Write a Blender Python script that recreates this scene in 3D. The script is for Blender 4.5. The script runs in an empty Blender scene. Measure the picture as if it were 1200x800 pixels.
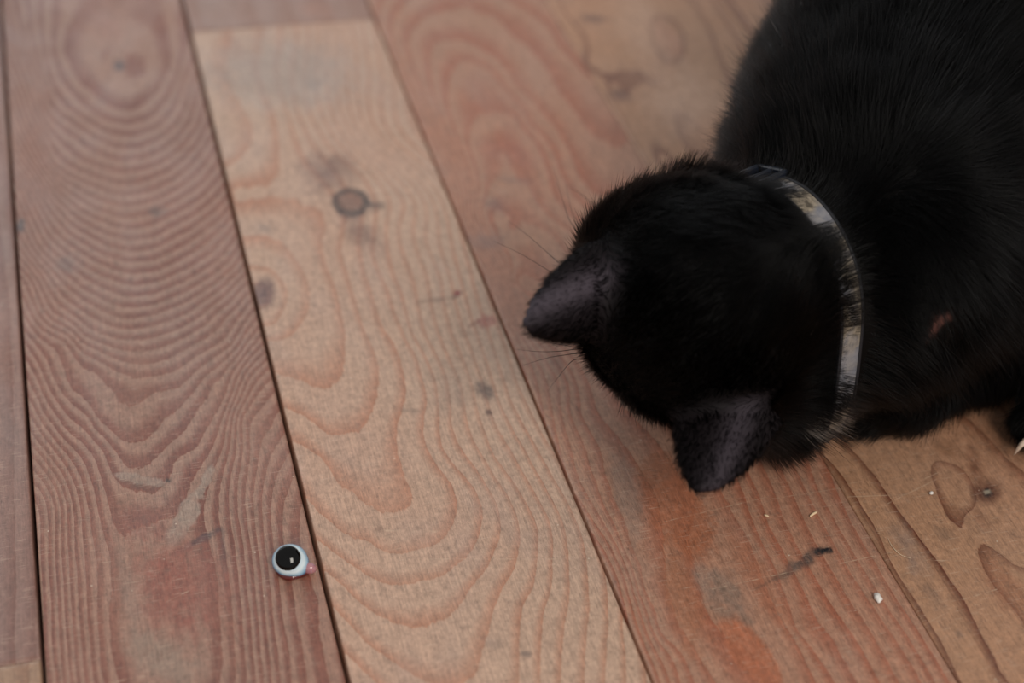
import bpy, bmesh, math, random
import numpy as np
from mathutils import Vector, Matrix

random.seed(7)
RNG = np.random.default_rng(11)
scene = bpy.context.scene
COL = scene.collection

# ---------------------------------------------------------------- camera
cam_data = bpy.data.cameras.new('camera')
cam = bpy.data.objects.new('camera', cam_data)
COL.objects.link(cam)
CAM_R = Matrix(((0.96621291, 0.13541734, -0.21930517),
                (-0.25612545, 0.59969161, -0.75813569),
                (0.02885076, 0.78869013, 0.6141136)))
CAM_P = Vector((0.0377175, 0.0, 0.3998169))
cam.matrix_world = Matrix.Translation(CAM_P) @ CAM_R.to_4x4()
cam_data.sensor_width = 36.0
cam_data.lens = 36.0 * 2000.5 / 1200.0
cam_data.clip_start = 0.02
cam_data.dof.use_dof = True
cam_data.dof.focus_distance = 0.572
cam_data.dof.aperture_fstop = 5.6
cam_data.dof.aperture_blades = 9
scene.camera = cam

# ---------------------------------------------------------------- world, lamps, exposure
scene.view_settings.view_transform = 'Standard'
scene.view_settings.look = 'None'
scene.view_settings.exposure = 0.0
scene.view_settings.gamma = 1.0
scene.view_settings.use_curve_mapping = False
world = bpy.data.worlds.new('room_light')
scene.world = world
world.use_nodes = True
bg = world.node_tree.nodes['Background']
bg.inputs[0].default_value = (1.0, 0.97, 0.95, 1)
bg.inputs[1].default_value = 0.52


def area(name, loc, target, sx, sy, power, color):
    d = bpy.data.lights.new(name, 'AREA')
    d.shape = 'RECTANGLE'
    d.size, d.size_y, d.energy, d.color = sx, sy, power, color
    o = bpy.data.objects.new(name, d)
    o.location = loc
    o.rotation_euler = (Vector(target) - Vector(loc)).to_track_quat('-Z', 'Y').to_euler()
    COL.objects.link(o)
    return o


area('window_light', (-0.35, 2.6, 1.2), (0.25, 0.55, 0.0), 1.8, 1.3, 11, (0.86, 0.94, 1.0))
area('side_window_light', (0.45, -1.55, 1.75), (0.25, 0.45, 0.0), 0.55, 1.0, 36, (1.0, 0.93, 0.84))


# ---------------------------------------------------------------- helpers
def lin(c):
    r = []
    for v in c[:3]:
        v = v / 255.0
        r.append(v / 12.92 if v <= 0.04045 else ((v + 0.055) / 1.055) ** 2.4)
    return (r[0], r[1], r[2], 1.0)


def tag(o, label=None, cat=None, group=None, kind=None):
    if label: o['label'] = label
    if cat: o['category'] = cat
    if group: o['group'] = group
    if kind: o['kind'] = kind
    return o


def empty(name, loc, label=None, cat=None, group=None, kind=None):
    o = bpy.data.objects.new(name, None)
    o.location = loc
    o.empty_display_size = 0.02
    COL.objects.link(o)
    return tag(o, label, cat, group, kind)


def mesh_obj(name, verts, faces, mat, parent=None, smooth=True, world_space=True):
    me = bpy.data.meshes.new(name)
    v = np.asarray(verts, dtype=np.float32)
    me.from_pydata(v.tolist(), [], [tuple(int(i) for i in f) for f in faces])
    me.polygons.foreach_set('use_smooth', [smooth] * len(me.polygons))
    me.update()
    o = bpy.data.objects.new(name, me)
    if mat: me.materials.append(mat)
    COL.objects.link(o)
    if parent:
        o.parent = parent
        if world_space:
            off = Vector((0, 0, 0))
            q = parent
            while q:
                off += q.location
                q = q.parent
            o.location = -off
    return o


def np_mesh(name, verts, quads, mat, smooth=True):
    """fast mesh from numpy quads"""
    me = bpy.data.meshes.new(name)
    n, m = len(verts), len(quads)
    me.vertices.add(n)
    me.vertices.foreach_set('co', np.asarray(verts, np.float32).ravel())
    me.loops.add(m * 4)
    me.loops.foreach_set('vertex_index', np.asarray(quads, np.int32).ravel())
    me.polygons.add(m)
    me.polygons.foreach_set('loop_start', np.arange(0, m * 4, 4, dtype=np.int32))
    me.polygons.foreach_set('use_smooth', np.full(m, smooth))
    me.update(calc_edges=True)
    me.validate()
    if mat: me.materials.append(mat)
    return me


class NT:
    """small node-building helper"""
    def __init__(self, name, tree=None):
        if tree is None:
            self.mat = bpy.data.materials.new(name)
            self.mat.use_nodes = True
            self.t = self.mat.node_tree
            self.bsdf = self.t.nodes['Principled BSDF']
            self.out = self.t.nodes['Material Output']
        else:
            self.t = tree

    def n(self, typ, **kw):
        x = self.t.nodes.new(typ)
        for k, v in kw.items(): setattr(x, k, v)
        return x

    def put(self, sock, v):
        if v is None: return
        if isinstance(v, bpy.types.NodeSocket): self.t.links.new(v, sock)
        else: sock.default_value = v

    def math(self, op, a, b=None, c=None, clamp=False):
        x = self.n('ShaderNodeMath', operation=op, use_clamp=clamp)
        self.put(x.inputs[0], a); self.put(x.inputs[1], b); self.put(x.inputs[2], c)
        return x.outputs[0]

    def vmath(self, op, a, b=None, s=None):
        x = self.n('ShaderNodeVectorMath', operation=op)
        self.put(x.inputs[0], a); self.put(x.inputs[1], b)
        if s is not None: self.put(x.inputs['Scale'], s)
        return x.outputs['Value'] if op in ('LENGTH', 'DOT_PRODUCT', 'DISTANCE') else x.outputs[0]

    def mix(self, f, a, b, mode='MIX'):
        x = self.n('ShaderNodeMix', data_type='RGBA', blend_type=mode)
        self.put(x.inputs[0], f); self.put(x.inputs[6], a); self.put(x.inputs[7], b)
        return x.outputs[2]

    def noise(self, vec, scale, detail=2.0, rough=0.5, dim='3D'):
        x = self.n('ShaderNodeTexNoise', noise_dimensions=dim)
        self.put(x.inputs['Vector'], vec)
        x.inputs['Scale'].default_value = scale
        x.inputs['Detail'].default_value = detail
        x.inputs['Roughness'].default_value = rough
        return x.outputs['Fac']

    def scale(self, vec, s):
        return self.vmath('MULTIPLY', vec, s)

    def ramp(self, f, stops, interp='LINEAR'):
        x = self.n('ShaderNodeValToRGB')
        x.color_ramp.interpolation = interp
        e = x.color_ramp.elements
        while len(e) < len(stops): e.new(0.5)
        for k, (p, c) in enumerate(stops):
            e[k].position = p
            e[k].color = c if len(c) == 4 else (c[0], c[1], c[2], 1)
        self.put(x.inputs[0], f)
        return x.outputs[0]

    def map(self, v, a, b, c=0.0, d=1.0, smooth=True):
        x = self.n('ShaderNodeMapRange', interpolation_type='SMOOTHSTEP' if smooth else 'LINEAR')
        self.put(x.inputs[0], v)
        for k, q in enumerate((a, b, c, d)): self.put(x.inputs[k + 1], q)
        return x.outputs[0]

    def attr(self, name):
        return self.n('ShaderNodeAttribute', attribute_name=name)


def plain(name, col, rough=0.5, spec=0.5, **kw):
    m = NT(name)
    m.bsdf.inputs['Base Color'].default_value = lin(col)
    m.bsdf.inputs['Roughness'].default_value = rough
    m.bsdf.inputs['Specular IOR Level'].default_value = spec
    for k, v in kw.items(): m.bsdf.inputs[k.replace('_', ' ')].default_value = v
    return m.mat


TRACE = {
 'C2': [
  (0, [(89.7, 514.6), (96.1, 514.3), (103.9, 521.8), (109.8, 537.4), (111.0, 554.8), (107.7, 570.7), (100.9, 583.5), (90.7, 585.8)]),
  (-1, [(93.7, 524.1), (99.0, 533.0), (102.1, 542.0), (101.3, 552.2), (98.5, 560.6), (91.8, 564.4)]),
  (-2.4, [(92.8, 545.3)]),
  (1, [(90.6, 492.9), (97.8, 488.7), (106.0, 481.2), (110.0, 482.3), (115.1, 492.5), (120.4, 518.1), (121.5, 540.6), (125.0, 585.9), (120.1, 603.4), (107.3, 614.3), (91.9, 621.7)]),
  (2, [(92.1, 472.5), (103.3, 456.9), (109.1, 454.7), (119.9, 462.7), (126.1, 479.7), (127.8, 502.8), (127.1, 516.6), (127.1, 539.4), (128.4, 569.2)]),
  (3, [(90.8, 455.1), (99.3, 442.5), (101.2, 433.1), (106.7, 423.0), (111.6, 415.0), (118.0, 411.8), (122.8, 413.6), (125.0, 419.6), (124.9, 427.6), (126.5, 447.8), (128.2, 456.0), (134.9, 471.6), (136.4, 489.2), (136.1, 503.6), (134.2, 515.0), (134.6, 537.7), (135.4, 561.5)]),
  (4, [(91.4, 422.3), (98.8, 406.6), (106.1, 400.0), (113.3, 393.4), (121.7, 392.2), (130.2, 395.5), (136.3, 402.9), (139.7, 413.6), (138.7, 424.4), (136.1, 438.6), (136.3, 450.3), (141.6, 468.6), (142.8, 493.0), (141.4, 509.5), (141.2, 536.2), (140.8, 560.3)]),
  (5, [(90.4, 404.8), (96.5, 394.1), (103.2, 385.0), (114.5, 378.5), (121.9, 377.9), (135.4, 384.6), (143.2, 395.0), (147.0, 406.7), (146.4, 418.6), (143.7, 427.7), (141.3, 439.7), (143.0, 453.6), (146.3, 472.5), (146.5, 490.6), (144.9, 506.0), (146.0, 541.0), (147.1, 565.1)]),
  (6, [(90.2, 390.4), (94.3, 382.4), (100.4, 370.7), (110.6, 360.5), (118.4, 358.6), (125.9, 362.4), (136.2, 373.7), (146.4, 386.9), (152.0, 401.7), (151.4, 417.0), (150.1, 425.3), (147.6, 437.4), (147.2, 451.6), (150.1, 468.1), (151.3, 486.9), (150.0, 503.2), (152.9, 539.5), (152.9, 563.8), (156.1, 582.3), (160.5, 594.6)]),
  (7, [(90.5, 373.4), (92.0, 369.3), (97.7, 357.0), (106.9, 343.1), (113.4, 336.3), (123.2, 334.0), (132.7, 346.5), (140.1, 362.4), (146.9, 372.4), (153.2, 382.8), (157.2, 396.7), (157.1, 410.9), (154.3, 429.8), (152.7, 441.8), (153.3, 456.0), (155.5, 470.4), (155.3, 485.9), (157.0, 529.8), (159.0, 562.5), (162.0, 581.0)]),
  (8, [(93.5, 348.7), (97.1, 340.2), (102.6, 328.7), (118.8, 319.9), (132.3, 321.6), (139.1, 330.2), (145.2, 350.1), (149.1, 360.3), (154.1, 367.2), (159.5, 381.4), (162.8, 395.4), (161.7, 411.1), (157.8, 431.3), (158.1, 457.4), (160.0, 484.9), (163.3, 539.0), (163.8, 564.6), (169.3, 592.6)]),
  (9, [(145.9, 328.6), (150.3, 344.5), (156.0, 358.7), (163.1, 376.9), (167.1, 391.9), (166.8, 409.9), (164.2, 432.1), (162.6, 456.3), (167.2, 536.3), (170.3, 572.7)]),
  (10, [(151.9, 327.1), (157.9, 344.9), (164.7, 362.4), (170.4, 383.7), (172.0, 399.6), (170.6, 417.0), (167.1, 455.3), (170.8, 529.6)]),
  (11, [(158.8, 325.5), (165.5, 345.2), (172.5, 366.4), (175.7, 383.7), (176.3, 398.6), (174.9, 416.0), (171.4, 459.3)]),
  (12, [(164.8, 324.0), (173.4, 347.8), (177.1, 360.6)]),
  (13, [(171.4, 322.5), (177.1, 344.4)]),
  (3, [(139.4, 609.3), (142.9, 598.4)]),
  (1.5, [(130.5, 604.5)]),
  (3.5, [(144.9, 618.5)]),
  (1.5, [(121.5, 682.8), (121.6, 717.7), (128.1, 752.8)]),
  (3, [(129.1, 681.2), (133.5, 721.1), (141.3, 756.4)]),
  (6, [(144.3, 677.9), (149.4, 717.8), (155.7, 753.4)]),
  (9, [(156.7, 659.8), (163.3, 714.9), (169.0, 756.2)]),
  (11, [(168.7, 642.2), (173.5, 704.3)]),
  (-0.5, [(93.1, 738.1), (93.1, 688.9), (92.1, 651.3)]),
  (0.3, [(107.6, 709.8), (104.9, 648.6)]),
 ],
 'C1': [
  (-1, [(53.1, 740.5)]),
  (0, [(28.4, 758.6), (36.2, 724.9), (46.2, 702.7), (58.3, 700.2), (70.9, 717.6), (76.8, 737.2)]),
  (0, [(37.8, 813.3), (79.5, 804.7)]),
  (-0.6, [(48.3, 783.0), (61.2, 789.5)]),
  (4, [(16.1, 709.1), (28.4, 678.3), (41.0, 658.7), (54.2, 654.4), (69.2, 663.6), (80.9, 683.7), (86.0, 704.7)]),
  (12, [(9.9, 651.3), (20.4, 615.3), (28.1, 600.8), (36.0, 591.5), (44.0, 585.4), (52.5, 584.8), (61.5, 589.0), (71.0, 596.5), (80.8, 605.3), (87.3, 613.9)]),
  (8, [(15.5, 657.1), (26.9, 635.9), (38.3, 622.6), (48.5, 617.7), (61.3, 621.6), (77.4, 636.6), (86.6, 652.5)]),
  (17, [(9.2, 595.6), (19.6, 572.1), (28.6, 558.5), (40.8, 547.2), (54.0, 548.2), (68.0, 555.5), (83.3, 570.0), (89.3, 581.0)]),
  (21.5, [(11.8, 548.1), (22.1, 532.0), (30.8, 522.0), (39.7, 515.3), (50.7, 514.9), (60.8, 520.6), (75.3, 533.8), (87.2, 548.3)]),
  (24, [(15.7, 530.8), (25.3, 510.3), (31.8, 495.1), (35.8, 487.8), (38.8, 487.1), (45.4, 493.0), (54.8, 494.9), (61.9, 502.0), (76.1, 514.5)]),
  (25, [(17.1, 501.0), (24.1, 484.7), (30.1, 472.4), (34.1, 467.2), (38.5, 467.1), (45.1, 473.6), (52.5, 481.6), (62.5, 494.2)]),
  (26, [(22.0, 483.7), (29.9, 463.1), (32.2, 455.8), (36.3, 452.6), (42.5, 457.0), (50.9, 466.6), (59.9, 479.9), (67.1, 493.1)]),
  (27, [(24.6, 466.6), (27.6, 452.4), (32.1, 443.8), (38.9, 439.6), (44.0, 441.9), (49.6, 454.0), (58.8, 462.5), (66.8, 478.3), (71.0, 487.2)]),
  (27.9, [(26.6, 428.9), (33.4, 426.4), (41.9, 427.4), (48.7, 432.2)]),
  (28.15, [(35.6, 390.9), (28.5, 370.5), (34.7, 355.1), (39.4, 375.2), (36.1, 410.3)]),
  (29, [(23.0, 417.4), (21.5, 386.7), (22.3, 358.0), (53.5, 357.5), (56.2, 393.7), (56.0, 426.2), (66.5, 459.3)]),
  (32, [(12.5, 449.2), (13.0, 419.7), (12.5, 388.9), (12.4, 360.4), (62.1, 348.6), (64.2, 376.6), (66.3, 407.2), (69.3, 440.5), (75.0, 471.5)]),
  (35.5, [(6.0, 442.1), (5.1, 398.1), (5.0, 362.2), (70.8, 346.5), (72.5, 374.7), (74.4, 405.3), (76.6, 425.7)]),
  (27.4, [(15.8, 480.3)]),
  (29.5, [(18.4, 452.3)]),
  (25.8, [(10.3, 516.2)]),
  (26.4, [(13.7, 495.3)]),
  (27.6, [(5.5, 512.2)]),
  (30, [(6.2, 482.6)]),
  (22, [(4.9, 572.5)]),
  (18, [(1.1, 622.8)]),
  (9, [(3.1, 715.8)]),
  (38, [(83.9, 346.8), (85.5, 379.1), (85.2, 411.0)]),
  (34, [(84.1, 464.7)]),
  (30, [(81.4, 494.9)]),
 ],
 'C3': [
  (1, [(196.7, 706.1), (206.9, 732.0), (215.7, 732.9), (226.9, 717.2), (232.9, 683.4), (238.9, 650.0), (240.6, 590.7)]),
  (2, [(197.6, 670.6), (206.7, 704.1), (214.7, 711.0), (222.7, 700.7), (227.5, 678.8), (229.5, 648.1), (231.8, 606.7)]),
  (3, [(198.3, 632.1), (206.4, 656.9), (216.7, 661.0), (224.8, 653.0), (227.4, 633.3), (226.3, 607.9)]),
  (4, [(190.7, 581.3), (200.0, 603.0), (208.6, 606.8), (215.3, 596.2), (217.1, 575.5), (223.7, 553.2)]),
  (5, [(193.4, 559.9), (199.2, 568.3), (208.0, 569.6), (214.5, 559.7), (217.1, 543.4)]),
  (5.8, [(192.1, 530.7), (198.7, 535.3), (203.0, 525.3)]),
  (0, [(192.5, 735.0), (206.6, 759.6), (225.6, 765.2), (242.2, 742.9), (251.2, 696.4), (255.2, 638.7)]),
  (-1, [(188.0, 754.1), (202.2, 779.7), (241.1, 791.6), (263.1, 738.6), (269.0, 684.2)]),
  (-2, [(258.5, 788.0), (272.5, 755.6), (274.8, 717.9)]),
  (-1.2, [(184.7, 661.5), (185.0, 596.0), (185.2, 538.3), (185.3, 492.5), (186.2, 466.0)]),
  (0, [(190.9, 464.9), (185.4, 431.9), (183.3, 413.2), (185.1, 391.9), (186.4, 379.1), (186.0, 363.2), (184.5, 348.2), (184.3, 319.4)]),
  (1, [(192.1, 454.6), (190.0, 426.2), (188.7, 410.6), (188.5, 393.2), (188.1, 378.7), (187.4, 362.9), (186.8, 350.7), (188.0, 329.1), (187.1, 318.7)]),
  (2, [(194.4, 449.1), (192.5, 411.9), (192.1, 398.8), (190.9, 378.1), (188.9, 358.6), (188.3, 339.9), (187.9, 318.5)]),
  (2.45, [(199.6, 419.4), (198.6, 397.3), (196.3, 380.9), (194.0, 365.2), (191.8, 350.2)]),
  (4.35, [(214.5, 352.6), (214.4, 368.5), (213.2, 341.4)]),
  (5, [(229.7, 369.0), (228.0, 349.4), (228.3, 328.5), (227.4, 309.1)]),
  (6, [(236.9, 401.7), (235.7, 388.7), (233.8, 368.0), (233.6, 355.9), (230.6, 329.8), (233.2, 309.5)]),
  (7, [(241.9, 400.5), (239.8, 379.1), (239.3, 362.6), (238.7, 343.0), (240.2, 325.7), (240.3, 309.5)]),
  (8, [(247.5, 394.7), (245.3, 373.6), (244.7, 357.3), (245.4, 341.4), (246.7, 324.2), (246.7, 308.0)]),
  (9, [(253.3, 393.4), (251.5, 370.1), (251.4, 351.8), (252.0, 336.0), (253.1, 319.0), (253.1, 306.5)]),
  (10, [(258.3, 390.0), (257.4, 372.9), (257.1, 354.4), (258.1, 336.5), (259.2, 319.4), (259.6, 304.9)]),
  (11, [(262.6, 389.0), (262.2, 369.7), (261.8, 351.3), (262.7, 333.5), (263.6, 316.5), (263.5, 304.0)]),
 ],
 'C4': [
  (1, [(271.4, 411.2), (273.5, 396.4), (273.9, 379.8), (274.1, 366.9), (273.4, 356.7), (272.5, 346.8), (272.7, 338.1), (272.7, 327.3), (272.8, 314.3), (271.6, 300.0)]),
  (2, [(281.9, 414.9), (282.8, 405.7), (284.4, 396.1), (285.0, 386.0), (285.4, 375.8), (286.6, 366.1), (287.4, 356.7), (288.0, 343.9), (288.2, 330.2), (287.2, 316.4), (286.1, 305.7), (285.1, 295.4)]),
  (0.6, [(267.8, 390.0), (268.7, 359.8), (268.1, 332.2)]),
  (2, [(305.8, 390.7), (303.1, 381.8), (300.8, 370.5), (301.5, 362.2), (303.7, 361.7), (310.6, 368.2), (316.3, 378.8), (316.7, 386.8), (313.4, 392.2), (309.7, 393.9)]),
  (1.45, [(309.4, 378.1), (310.9, 384.5)]),
  (2, [(303.8, 352.4), (301.4, 344.0), (300.7, 335.0), (301.4, 326.3), (301.8, 317.4), (301.0, 311.3)]),
  (1.5, [(308.7, 334.3), (307.7, 326.7)]),
  (2, [(306.8, 353.4), (309.2, 348.3), (312.1, 340.7), (314.3, 339.0)]),
  (2.3, [(294.5, 388.3), (292.7, 371.1), (293.9, 353.9), (293.2, 334.0), (292.5, 315.1), (303.3, 400.1)]),
  (2.5, [(310.9, 362.6), (315.5, 353.0)]),
  (2.7, [(329.4, 398.7), (330.0, 386.9)]),
  (3, [(332.3, 407.7), (334.0, 397.7), (335.6, 388.0), (337.4, 382.0)]),
  (3.6, [(341.1, 408.1), (342.7, 398.1)]),
  (4, [(347.0, 414.1), (347.4, 401.8)]),
  (3, [(345.3, 750.4), (342.0, 708.4), (336.8, 674.2), (335.5, 653.5)]),
  (2.0, [(321.5, 737.9), (311.7, 719.3), (308.6, 693.1), (315.3, 687.3), (324.4, 703.1), (328.8, 732.6)]),
  (1.5, [(318.6, 713.3)]),
  (2, [(277.5, 749.8), (278.9, 717.0), (280.2, 686.1), (282.0, 664.8)]),
  (1.5, [(267.4, 693.0)]),
  (2.4, [(302.4, 721.2), (285.4, 655.9), (285.8, 632.2), (315.6, 657.7)]),
  (2, [(273.6, 664.9), (273.1, 631.1), (272.6, 605.1)]),
  (2, [(294.3, 685.7), (299.9, 667.6), (296.0, 637.8), (293.0, 611.7)]),
  (4, [(356.6, 748.1), (353.4, 706.1), (351.1, 671.2)]),
  (5, [(365.4, 746.3), (363.4, 708.6), (364.0, 681.5)]),
  (6, [(375.0, 744.3), (374.0, 706.4)]),
  (3, [(330.2, 607.4)]),
  (2, [(303.0, 605.8)]),
  (0, [(264.8, 729.0), (268.2, 667.7), (268.9, 605.9)]),
 ],
}
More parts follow.
